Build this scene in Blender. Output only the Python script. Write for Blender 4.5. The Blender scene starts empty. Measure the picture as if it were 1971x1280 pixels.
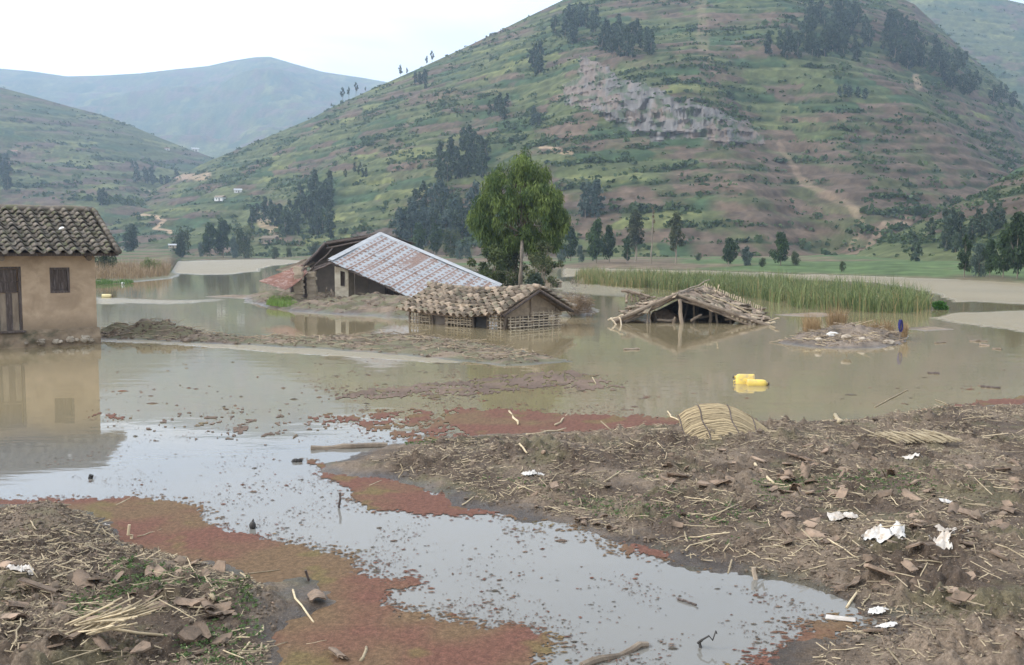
import bpy, math, random
import numpy as np
random.seed(7)
RNG = np.random.default_rng(11)
scene = bpy.context.scene
COL = scene.collection

# ---------------------------------------------------------------- camera, sky, sun, exposure
F, CX, CY, HCAM = 1916.0, 985.5, 640.0, 2.85
PITCH = math.atan(158.0 / F)
cp, sp = math.cos(PITCH), math.sin(PITCH)
cam_d = bpy.data.cameras.new('camera')
cam = bpy.data.objects.new('camera', cam_d)
COL.objects.link(cam)
cam.location = (0, 0, HCAM)
cam.rotation_euler = (math.pi / 2 - PITCH, 0, 0)
cam_d.sensor_width = 36.0
cam_d.lens = 36.0 * F / 1971.0
cam_d.clip_start = 0.1
cam_d.clip_end = 30000
scene.camera = cam

SUN_EL, SUN_AZ = math.radians(40), math.radians(-100)     # azimuth from +Y towards +X
world = bpy.data.worlds.new('World')
scene.world = world
world.use_nodes = True
wn, wl = world.node_tree.nodes, world.node_tree.links
wn.clear()
w_out = wn.new('ShaderNodeOutputWorld')
w_bg = wn.new('ShaderNodeBackground')
w_bg.inputs['Strength'].default_value = 0.125
sky = wn.new('ShaderNodeTexSky')
sky.sky_type = 'NISHITA'
sky.sun_disc = False
sky.sun_elevation = SUN_EL
sky.sun_rotation = SUN_AZ
sky.air_density = 1.0
sky.dust_density = 2.5
w_tc = wn.new('ShaderNodeTexCoord')
w_map = wn.new('ShaderNodeMapping')
w_map.inputs['Scale'].default_value = (1.0, 1.0, 2.6)
w_no = wn.new('ShaderNodeTexNoise')
w_no.inputs['Scale'].default_value = 2.3
w_no.inputs['Detail'].default_value = 5
w_no.inputs['Roughness'].default_value = 0.55
w_no.inputs['Distortion'].default_value = 0.4
w_rp = wn.new('ShaderNodeValToRGB')
w_rp.color_ramp.elements[0].position = 0.36
w_rp.color_ramp.elements[0].color = (5.0, 5.8, 6.9, 1)
w_rp.color_ramp.elements[1].position = 0.62
w_rp.color_ramp.elements[1].color = (8.4, 8.5, 8.6, 1)
w_mx = wn.new('ShaderNodeMix')
w_mx.data_type = 'RGBA'
w_mx.inputs[0].default_value = 0.86
wl.new(w_tc.outputs['Generated'], w_map.inputs['Vector'])
wl.new(w_map.outputs['Vector'], w_no.inputs['Vector'])
wl.new(w_no.outputs['Fac'], w_rp.inputs['Fac'])
wl.new(sky.outputs['Color'], w_mx.inputs[6])
wl.new(w_rp.outputs['Color'], w_mx.inputs[7])
# the cloud layer is brighter around the veiled sun
w_dot = wn.new('ShaderNodeVectorMath'); w_dot.operation = 'DOT_PRODUCT'
w_dot.inputs[1].default_value = (math.cos(SUN_EL) * math.sin(SUN_AZ), math.cos(SUN_EL) * math.cos(SUN_AZ), math.sin(SUN_EL))
w_mr = wn.new('ShaderNodeMapRange'); w_mr.interpolation_type = 'SMOOTHSTEP'
for k_, v_ in zip((1, 2, 3, 4), (-0.7, 1.0, 0.95, 2.2)): w_mr.inputs[k_].default_value = v_
w_ml = wn.new('ShaderNodeMix'); w_ml.data_type = 'RGBA'; w_ml.blend_type = 'MULTIPLY'; w_ml.inputs[0].default_value = 1.0
wl.new(w_tc.outputs['Generated'], w_dot.inputs[0]); wl.new(w_dot.outputs['Value'], w_mr.inputs[0])
wl.new(w_mx.outputs[2], w_ml.inputs[6]); wl.new(w_mr.outputs[0], w_ml.inputs[7])
wl.new(w_ml.outputs[2], w_bg.inputs['Color'])
wl.new(w_bg.outputs['Background'], w_out.inputs['Surface'])

sun_d = bpy.data.lights.new('sun', 'SUN')
sun_d.energy = 2.2
sun_d.angle = math.radians(10)
sun_d.color = (1.0, 0.95, 0.87)
sun = bpy.data.objects.new('sun', sun_d)
COL.objects.link(sun)
sun.rotation_euler = (math.pi / 2 - SUN_EL, 0, math.pi - SUN_AZ)
sun.location = (-60, 40, 120)

vs = scene.view_settings
vs.view_transform = 'Standard'
vs.look = 'None'
vs.gamma = 1.0
vs.use_curve_mapping = False
vs.exposure = 0.26
scene.cycles.use_denoising = True
scene.cycles.volume_bounces = 2
scene.cycles.max_bounces = 6
scene.cycles.diffuse_bounces = 3
scene.cycles.glossy_bounces = 3
scene.cycles.transparent_max_bounces = 8

# ---------------------------------------------------------------- geometry helpers
def ray(x, y):
    dx, dy = (x - CX) / F, (CY - y) / F
    return dx, cp + dy * sp, -sp + dy * cp

def at(x, y, z=0.0):
    a, b, c = ray(x, y)
    t = (z - HCAM) / c
    return np.array([a * t, b * t, z])

def atY(x, y, Y):
    a, b, c = ray(x, y)
    t = Y / b
    return np.array([a * t, Y, HCAM + c * t])

def pxm(Y):
    return F / Y

def proj(X, Y, Z):
    d = Y * cp - (Z - HCAM) * sp
    u = Y * sp + (Z - HCAM) * cp
    return CX + F * X / d, CY - F * u / d

def hash2(ix, iy, seed):
    h = (ix.astype(np.int64) * 374761393 + iy.astype(np.int64) * 668265263 + seed * 974711) & 0xFFFFFFFF
    h = ((h ^ (h >> 13)) * 1274126177) & 0xFFFFFFFF
    h = ((h ^ (h >> 16)) * 2246822519) & 0xFFFFFFFF
    return ((h ^ (h >> 15)) & 0xFFFFFF) / float(0xFFFFFF)

def vnoise(x, y, seed=0):
    x = np.asarray(x, float); y = np.asarray(y, float)
    ix, iy = np.floor(x), np.floor(y)
    fx, fy = x - ix, y - iy
    ux, uy = fx * fx * fx * (fx * (fx * 6 - 15) + 10), fy * fy * fy * (fy * (fy * 6 - 15) + 10)
    def g(ox, oy):
        a = hash2(ix + ox, iy + oy, seed) * 2 * np.pi
        return np.cos(a) * (fx - ox) + np.sin(a) * (fy - oy)
    a = g(0, 0) * (1 - ux) + g(1, 0) * ux
    b = g(0, 1) * (1 - ux) + g(1, 1) * ux
    return (a * (1 - uy) + b * uy) * 1.5

def fbm(x, y, octv=4, seed=0, gain=0.5):
    s, a, f, n = 0.0, 1.0, 1.0, 0.0
    for o in range(octv):
        s = s + a * vnoise(np.asarray(x) * f + 17.3 * o, np.asarray(y) * f - 9.1 * o, seed + o * 31)
        n += a; a *= gain; f *= 2.03
    return s / n * 1.4

def sstep(a, b, x):
    t = np.clip((x - a) / (b - a), 0, 1)
    return t * t * (3 - 2 * t)

def sdpoly(px, py, poly):
    """signed distance, positive inside"""
    P = np.asarray(poly, float)[:, :2]
    d2 = np.full(px.shape, 1e18); ins = np.zeros(px.shape, bool)
    n = len(P)
    for i in range(n):
        ax, ay = P[i]; bx, by = P[(i + 1) % n]
        ex, ey = bx - ax, by - ay
        t = np.clip(((px - ax) * ex + (py - ay) * ey) / (ex * ex + ey * ey + 1e-12), 0, 1)
        d2 = np.minimum(d2, (px - ax - t * ex) ** 2 + (py - ay - t * ey) ** 2)
        if ay != by:
            c = ((ay > py) != (by > py)) & (px < ex * (py - ay) / (by - ay) + ax)
            ins ^= c
    d = np.sqrt(d2)
    return np.where(ins, d, -d)

def wpoly(pts, z=0.0):
    return np.array([at(x, y, z)[:2] for x, y in pts])

def rotz(v, a):
    v = np.asarray(v, float)
    c, s = math.cos(a), math.sin(a)
    o = v.copy()
    o[..., 0] = v[..., 0] * c - v[..., 1] * s
    o[..., 1] = v[..., 0] * s + v[..., 1] * c
    return o

def nrm(v):
    v = np.asarray(v, float)
    return v / (np.linalg.norm(v) + 1e-12)

def join(parts):
    V, Fc, o = [], [], 0
    for v, f in parts:
        V.append(np.asarray(v, float)); Fc += [tuple(i + o for i in q) for q in f]; o += len(v)
    return np.concatenate(V), Fc

BOXF = [(0, 3, 2, 1), (4, 5, 6, 7), (0, 1, 5, 4), (1, 2, 6, 5), (2, 3, 7, 6), (3, 0, 4, 7)]
def box(c, s, yaw=0.0, jit=0.0):
    x, y, z = s[0] / 2, s[1] / 2, s[2] / 2
    v = np.array([(-x, -y, -z), (x, -y, -z), (x, y, -z), (-x, y, -z), (-x, -y, z), (x, -y, z), (x, y, z), (-x, y, z)])
    if jit: v = v + RNG.uniform(-jit, jit, v.shape)
    return rotz(v, yaw) + np.asarray(c, float), BOXF

def hexa(p8):
    return np.asarray(p8, float), BOXF

def slab(a, b, c, d, th):
    """quad a b c d (counter-clockwise seen from the top) with thickness th below"""
    a, b, c, d = [np.asarray(q, float) for q in (a, b, c, d)]
    n = nrm(np.cross(b - a, d - a)) * th
    return hexa([a - n, b - n, c - n, d - n, a, b, c, d])

def polytube(pts, rad, n=6, caps=True):
    pts = [np.asarray(p, float) for p in pts]
    if np.isscalar(rad): rad = [rad] * len(pts)
    V, Fc = [], []
    for i, p in enumerate(pts):
        t = nrm(pts[min(i + 1, len(pts) - 1)] - pts[max(i - 1, 0)])
        ref = np.array([0, 0, 1.0]) if abs(t[2]) < 0.9 else np.array([1.0, 0, 0])
        u = nrm(np.cross(t, ref)); w = np.cross(t, u)
        for k in range(n):
            a = 2 * math.pi * k / n
            V.append(p + rad[i] * (math.cos(a) * u + math.sin(a) * w))
    for i in range(len(pts) - 1):
        for k in range(n):
            k2 = (k + 1) % n
            Fc.append((i * n + k, i * n + k2, (i + 1) * n + k2, (i + 1) * n + k))
    if caps:
        Fc.append(tuple(range(n - 1, -1, -1)))
        Fc.append(tuple((len(pts) - 1) * n + k for k in range(n)))
    return np.array(V), Fc

def rough_pole(p0, p1, r0, r1=None, n=7, seg=5, wob=0.02):
    p0, p1 = np.asarray(p0, float), np.asarray(p1, float)
    r1 = r0 if r1 is None else r1
    pts, rr = [], []
    for i in range(seg + 1):
        t = i / seg
        w = RNG.normal(0, wob, 3) if 0 < i < seg else 0
        pts.append(p0 * (1 - t) + p1 * t + w); rr.append((r0 * (1 - t) + r1 * t) * RNG.uniform(0.9, 1.1))
    return polytube(pts, rr, n)

def gridfaces(nr, nc):
    i = np.arange(nr - 1)[:, None] * nc + np.arange(nc - 1)[None, :]
    return np.stack([i, i + 1, i + nc + 1, i + nc], -1).reshape(-1, 4)

def blob(c, r, n1=7, n2=5, jit=0.25, seed=0):
    """irregular stone or clod"""
    rr = np.random.default_rng(seed)
    V = [(0, 0, 1.0)]
    for i in range(1, n2):
        th = math.pi * i / n2
        for k in range(n1):
            ph = 2 * math.pi * (k + 0.5 * (i % 2)) / n1
            V.append((math.sin(th) * math.cos(ph), math.sin(th) * math.sin(ph), math.cos(th)))
    V.append((0, 0, -1.0))
    V = np.array(V) * (1 + rr.uniform(-jit, jit, (len(V), 1))) * np.asarray(r, float) + np.asarray(c, float)
    Fc = []
    for k in range(n1):
        Fc.append((0, 1 + k, 1 + (k + 1) % n1))
    for i in range(n2 - 2):
        for k in range(n1):
            a = 1 + i * n1 + k; b = 1 + i * n1 + (k + 1) % n1
            Fc.append((a, a + n1, b + n1, b))
    L = len(V) - 1; o = 1 + (n2 - 2) * n1
    for k in range(n1):
        Fc.append((o + k, L, o + (k + 1) % n1))
    return V, Fc

# ---------------------------------------------------------------- mesh / object helpers
def mk_mesh(name, V, Fc, mats, smooth=False, col=None, attrs=None, mat_idx=None):
    me = bpy.data.meshes.new(name)
    V = np.ascontiguousarray(V, dtype=np.float32)
    if isinstance(Fc, np.ndarray):
        k = Fc.shape[1]; nf = len(Fc)
        me.vertices.add(len(V)); me.vertices.foreach_set('co', V.ravel())
        me.loops.add(nf * k); me.loops.foreach_set('vertex_index', np.ascontiguousarray(Fc, dtype=np.int32).ravel())
        me.polygons.add(nf)
        me.polygons.foreach_set('loop_start', np.arange(nf, dtype=np.int32) * k)
        me.update(calc_edges=True)
    else:
        me.from_pydata([tuple(map(float, v)) for v in V], [], [tuple(int(i) for i in f) for f in Fc])
        me.update()
    for m in (mats if isinstance(mats, (list, tuple)) else [mats]):
        me.materials.append(m)
    n = len(me.polygons)
    if smooth: me.polygons.foreach_set('use_smooth', np.ones(n, bool))
    if mat_idx is not None: me.polygons.foreach_set('material_index', np.asarray(mat_idx, np.int32))
    if col is not None:
        c = np.ones((len(V), 4), np.float32); c[:, :3] = np.clip(col, 0, 1)
        at_ = me.color_attributes.new('Col', 'FLOAT_COLOR', 'POINT')
        at_.data.foreach_set('color', c.ravel())
    for k, a in (attrs or {}).items():
        q = me.attributes.new(k, 'FLOAT', 'POINT')
        q.data.foreach_set('value', np.ascontiguousarray(a, np.float32).ravel())
    return me

XF = {}
def tag(o, label=None, cat=None, group=None, kind=None):
    if label: o['label'] = label
    if cat: o['category'] = cat
    if group: o['group'] = group
    if kind: o['kind'] = kind
    return o

def thing(name, label, cat, loc=(0, 0, 0), yaw=0.0, group=None):
    o = bpy.data.objects.new(name, None)
    o.empty_display_size = 0.2
    COL.objects.link(o)
    o.location = tuple(map(float, loc)); o.rotation_euler = (0, 0, yaw)
    XF[o.name] = (np.asarray(loc, float), yaw)
    return tag(o, label, cat, group)

def put(name, me, parent=None, loc=(0, 0, 0), rot=(0, 0, 0), scl=(1, 1, 1)):
    o = bpy.data.objects.new(name, me)
    COL.objects.link(o)
    o.location = tuple(map(float, loc)); o.rotation_euler = tuple(map(float, rot)); o.scale = tuple(map(float, scl))
    if parent is not None: o.parent = parent
    return o

def part(name, vf, m, parent=None, smooth=False, col=None, world_co=False, kind=None):
    V, Fc = vf
    V = np.asarray(V, float)
    if world_co and parent is not None:
        l, a = XF[parent.name]
        V = rotz(V - l, -a)
    o = put(name, mk_mesh(name, V, Fc, m, smooth, col), parent)
    if kind: o['kind'] = kind
    return o

# ---------------------------------------------------------------- materials
def nodes_of(name):
    m = bpy.data.materials.new(name); m.use_nodes = True
    nt = m.node_tree; nt.nodes.clear()
    out = nt.nodes.new('ShaderNodeOutputMaterial'); b = nt.nodes.new('ShaderNodeBsdfPrincipled')
    nt.links.new(b.outputs[0], out.inputs['Surface'])
    return m, nt, b, out

def N(nt, t, **kw):
    n = nt.nodes.new(t)
    for k, v in kw.items():
        if k in n.inputs.keys(): n.inputs[k].default_value = v
        else: setattr(n, k, v)
    return n

def mixc(nt, fac, a, b, blend='MIX'):
    n = nt.nodes.new('ShaderNodeMix'); n.data_type = 'RGBA'; n.blend_type = blend
    for s, v in ((n.inputs[0], fac), (n.inputs[6], a), (n.inputs[7], b)):
        if isinstance(v, bpy.types.NodeSocket): nt.links.new(v, s)
        elif isinstance(v, (int, float)): s.default_value = v
        else: s.default_value = (*v, 1)
    return n.outputs[2]

def ramp(nt, fac, lo, hi):
    r = nt.nodes.new('ShaderNodeMapRange'); r.inputs[1].default_value = lo; r.inputs[2].default_value = hi
    nt.links.new(fac, r.inputs[0]); return r.outputs[0]

def mat(name, c1, c2, scale=4.0, rough=0.9, bump=0.3, bscale=30.0, c3=None, s3=1.2, rnd=0.25, stretch=(1, 1, 1), attr=False, spec=0.25, contrast=(0.35, 0.65)):
    """two tones by noise, an optional stain tone, fine relief, a random tint for each object"""
    m, nt, b, out = nodes_of(name)
    tc = N(nt, 'ShaderNodeTexCoord'); mp = N(nt, 'ShaderNodeMapping'); mp.inputs['Scale'].default_value = stretch
    oi = N(nt, 'ShaderNodeObjectInfo')
    add = N(nt, 'ShaderNodeVectorMath', operation='ADD')
    sc = N(nt, 'ShaderNodeVectorMath', operation='SCALE'); sc.inputs[3].default_value = 0.0 if rnd == 0 else 37.0
    cmb = N(nt, 'ShaderNodeCombineXYZ')
    for i in range(3): nt.links.new(oi.outputs['Random'], cmb.inputs[i])
    nt.links.new(cmb.outputs[0], sc.inputs[0])
    nt.links.new(tc.outputs['Object'], mp.inputs[0]); nt.links.new(mp.outputs[0], add.inputs[0]); nt.links.new(sc.outputs[0], add.inputs[1])
    vec = add.outputs[0]
    n1 = N(nt, 'ShaderNodeTexNoise', Scale=scale, Detail=6.0, Roughness=0.6); nt.links.new(vec, n1.inputs['Vector'])
    f1 = ramp(nt, n1.outputs['Fac'], *contrast)
    if attr:
        va = N(nt, 'ShaderNodeVertexColor', layer_name='Col')
        col = mixc(nt, 1.0, va.outputs['Color'], mixc(nt, f1, c1, c2), 'MULTIPLY')
    else:
        col = mixc(nt, f1, c1, c2)
    if c3 is not None:
        n3 = N(nt, 'ShaderNodeTexNoise', Scale=s3, Detail=5.0, Roughness=0.65, Distortion=0.6); nt.links.new(vec, n3.inputs['Vector'])
        col = mixc(nt, ramp(nt, n3.outputs['Fac'], 0.5, 0.66), col, c3)
    if rnd:
        hs = N(nt, 'ShaderNodeHueSaturation')
        mr = N(nt, 'ShaderNodeMapRange'); mr.inputs[3].default_value = 1 - rnd; mr.inputs[4].default_value = 1 + rnd
        nt.links.new(oi.outputs['Random'], mr.inputs[0]); nt.links.new(mr.outputs[0], hs.inputs['Value']); nt.links.new(col, hs.inputs['Color'])
        col = hs.outputs[0]
    nt.links.new(col, b.inputs['Base Color'])
    b.inputs['Roughness'].default_value = rough
    b.inputs['Specular IOR Level'].default_value = spec
    if bump:
        n2 = N(nt, 'ShaderNodeTexNoise', Scale=bscale, Detail=5.0, Roughness=0.65); nt.links.new(vec, n2.inputs['Vector'])
        bp = N(nt, 'ShaderNodeBump', Strength=bump, Distance=0.02); nt.links.new(n2.outputs['Fac'], bp.inputs['Height'])
        nt.links.new(bp.outputs[0], b.inputs['Normal'])
    return m

def leaf_mat(name, tint=(1, 1, 1), trans=0.3):
    m, nt, b, out = nodes_of(name)
    va = N(nt, 'ShaderNodeVertexColor', layer_name='Col'); oi = N(nt, 'ShaderNodeObjectInfo')
    hs = N(nt, 'ShaderNodeHueSaturation')
    mr = N(nt, 'ShaderNodeMapRange'); mr.inputs[3].default_value = 0.82; mr.inputs[4].default_value = 1.2
    nt.links.new(oi.outputs['Random'], mr.inputs[0]); nt.links.new(mr.outputs[0], hs.inputs['Value'])
    c = mixc(nt, 1.0, va.outputs['Color'], tint, 'MULTIPLY')
    nt.links.new(c, hs.inputs['Color']); nt.links.new(hs.outputs[0], b.inputs['Base Color'])
    b.inputs['Roughness'].default_value = 0.6; b.inputs['Specular IOR Level'].default_value = 0.2
    tr = N(nt, 'ShaderNodeBsdfTranslucent'); nt.links.new(hs.outputs[0], tr.inputs['Color'])
    ms = N(nt, 'ShaderNodeMixShader'); ms.inputs[0].default_value = trans
    nt.links.new(b.outputs[0], ms.inputs[1]); nt.links.new(tr.outputs[0], ms.inputs[2]); nt.links.new(ms.outputs[0], out.inputs['Surface'])
    return m

M = {}
M['leaf'] = leaf_mat('leaf_foliage')
M['grass'] = leaf_mat('grass_blades', trans=0.25)
M['bark'] = mat('bark', (0.26, 0.22, 0.17), (0.15, 0.12, 0.09), 6, 0.9, 0.4, 25, rnd=0.15, stretch=(1, 1, 0.25))
M['twig'] = mat('dead_twigs', (0.22, 0.16, 0.11), (0.12, 0.09, 0.06), 6, 0.95, 0.3)
M['hill'] = mat('hillside_soil_and_fields', (0.60, 0.60, 0.58), (1.12, 1.10, 1.06), 0.22, 0.95, 0.0, attr=True, rnd=0, spec=0.1)
M['rock'] = mat('cliff_rock', (0.80, 0.80, 0.80), (1.15, 1.15, 1.15), 0.22, 0.9, 0.0, attr=True, rnd=0, spec=0.15, stretch=(1, 1, 0.45))
M['wall'] = mat('mud_plaster', (0.47, 0.35, 0.24), (0.37, 0.27, 0.18), 2.6, 0.95, 0.5, 16, c3=(0.31, 0.225, 0.15), s3=0.9, rnd=0, stretch=(1, 1, 1.2))
def flood_line(m, lo, hi, tone):
    nt = m.node_tree; b = next(n for n in nt.nodes if n.type == 'BSDF_PRINCIPLED'); src = b.inputs['Base Color'].links[0].from_socket
    tc = N(nt, 'ShaderNodeTexCoord'); sx = N(nt, 'ShaderNodeSeparateXYZ'); nt.links.new(tc.outputs['Object'], sx.inputs[0])
    nz = N(nt, 'ShaderNodeTexNoise', Scale=1.8, Detail=6.0, Roughness=0.7); nt.links.new(tc.outputs['Object'], nz.inputs['Vector'])
    ad = N(nt, 'ShaderNodeMath', operation='MULTIPLY_ADD'); ad.inputs[1].default_value = -0.9; nt.links.new(nz.outputs['Fac'], ad.inputs[0]); nt.links.new(sx.outputs[2], ad.inputs[2])
    nt.links.new(mixc(nt, ramp(nt, ad.outputs[0], hi, lo), src, tone), b.inputs['Base Color'])
flood_line(M['wall'], 0.10, 0.55, (0.27, 0.20, 0.135))
M['plinth'] = mat('damp_plinth_earth', (0.30, 0.225, 0.15), (0.17, 0.125, 0.085), 2.2, 0.9, 0.5, 18, c3=(0.09, 0.08, 0.05), s3=1.4, rnd=0)
M['stone'] = mat('field_stone', (0.42, 0.36, 0.28), (0.26, 0.21, 0.16), 5, 0.9, 0.4, 30)
M['whitestone'] = mat('pale_stone', (0.62, 0.60, 0.57), (0.42, 0.40, 0.37), 5, 0.9, 0.4, 30)
M['oldtile'] = mat('mossy_clay_tile', (0.19, 0.155, 0.125), (0.105, 0.095, 0.08), 5, 0.95, 0.5, 40, c3=(0.13, 0.13, 0.075), s3=3, rnd=0.3)
M['tile'] = mat('weathered_clay_tile', (0.30, 0.23, 0.17), (0.17, 0.135, 0.10), 5, 0.95, 0.5, 40, c3=(0.15, 0.14, 0.095), s3=3, rnd=0.5)
M['shard'] = mat('broken_clay_tile', (0.29, 0.205, 0.145), (0.18, 0.132, 0.096), 6, 0.9, 0.6, 50, c3=(0.115, 0.088, 0.064), s3=7, rnd=0.35)
M['wood'] = mat('grey_weathered_wood', (0.27, 0.215, 0.16), (0.15, 0.115, 0.085), 5, 0.9, 0.5, 30, rnd=0.3, stretch=(1, 1, 0.3))
M['darkwood_and_shade'] = mat('dark_old_wood_and_shade', (0.10, 0.075, 0.062), (0.055, 0.042, 0.036), 7, 0.8, 0.4, 30, c3=(0.16, 0.13, 0.12), s3=6, rnd=0.1, stretch=(4, 4, 0.5))  # old timber, and the dark panels that stand in for shade
M['stalk'] = mat('dry_stalk', (0.50, 0.41, 0.27), (0.33, 0.26, 0.165), 7, 0.85, 0.2, 60, rnd=0.35, stretch=(1, 1, 0.4))
M['wattle'] = mat('wattle_stick', (0.54, 0.45, 0.33), (0.36, 0.29, 0.21), 7, 0.9, 0.3, 60, rnd=0.25)
M['daub'] = mat('cracked_mud_daub', (0.31, 0.245, 0.175), (0.20, 0.155, 0.11), 4, 0.95, 0.8, 9, rnd=0.1)
M['cream'] = mat('stained_cream_plaster', (0.74, 0.67, 0.53), (0.58, 0.49, 0.36), 1.6, 0.95, 0.3, 14, c3=(0.36, 0.28, 0.19), s3=1.0, rnd=0.05)
M['greywall'] = mat('grey_plaster', (0.24, 0.20, 0.165), (0.17, 0.145, 0.12), 2, 0.95, 0.4, 14, rnd=0.1)
M['adobe'] = mat('adobe_block', (0.40, 0.33, 0.245), (0.29, 0.235, 0.17), 4, 0.95, 0.5, 20, rnd=0.18)
M['thatch'] = mat('rotten_thatch_and_earth', (0.27, 0.20, 0.145), (0.15, 0.11, 0.08), 5, 1.0, 0.9, 16, c3=(0.34, 0.26, 0.19), s3=3, rnd=0.1)
M['cloth'] = mat('dirty_white_cloth', (0.60, 0.56, 0.51), (0.42, 0.37, 0.32), 7, 0.85, 0.3, 30, c3=(0.40, 0.34, 0.28), s3=6, rnd=0.1)
M['blue'] = mat('blue_cloth', (0.035, 0.035, 0.16), (0.02, 0.02, 0.09), 6, 0.8, 0.3, 30, rnd=0)
M['yellow'] = mat('yellow_plastic', (0.72, 0.53, 0.11), (0.62, 0.44, 0.09), 6, 0.5, 0.1, 30, c3=(0.42, 0.32, 0.15), s3=6, rnd=0.05, spec=0.5)
M['paleyellow'] = mat('faded_yellow_plastic', (0.70, 0.60, 0.32), (0.60, 0.5, 0.26), 6, 0.5, 0.05, 30, rnd=0)
M['rag'] = mat('white_rag', (0.62, 0.60, 0.57), (0.47, 0.44, 0.40), 9, 0.85, 0.3, 30, c3=(0.36, 0.30, 0.24), s3=7, rnd=0.1)
M['white'] = mat('white_plastic', (0.80, 0.80, 0.78), (0.70, 0.69, 0.66), 6, 0.5, 0.05, 30, rnd=0)
M['black'] = mat('black_debris_and_doorway_shade', (0.03, 0.027, 0.025), (0.05, 0.045, 0.04), 6, 0.6, 0.3, 30, rnd=0.2)  # black litter, and the painted shade in the hut doorway
M['lime'] = mat('whitewash', (0.72, 0.70, 0.66), (0.55, 0.52, 0.47), 3, 0.9, 0.2, 20, rnd=0.1)
M['tin'] = mat('pale_tin', (0.36, 0.37, 0.38), (0.27, 0.275, 0.28), 3, 0.5, 0.0, 20, rnd=0.1, spec=0.5)
M['rust'] = mat('rusty_tin', (0.27, 0.135, 0.095), (0.17, 0.085, 0.065), 4, 0.8, 0.2, 30, c3=(0.36, 0.26, 0.22), s3=2.5, rnd=0.12)
M['clod'] = mat('mud_clod', (0.155, 0.115, 0.085), (0.085, 0.063, 0.047), 6, 0.9, 0.8, 25, rnd=0.25)
# ================================================================ THE SETTING
# ---------------------------------------------------------------- hills
C_SOIL, C_SOIL2 = np.array((0.122, 0.088, 0.064)), np.array((0.090, 0.067, 0.051))
C_GRN, C_GRN2 = np.array((0.078, 0.094, 0.040)), np.array((0.100, 0.112, 0.050))
C_YEL, C_HEDGE = np.array((0.135, 0.145, 0.058)), np.array((0.028, 0.046, 0.022))
C_PATH = np.array((0.36, 0.26, 0.18))

class Hill:
    pass

def px_to_se(x, y):
    a, b, c = ray(x, y)
    return a / b, c / b

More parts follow.
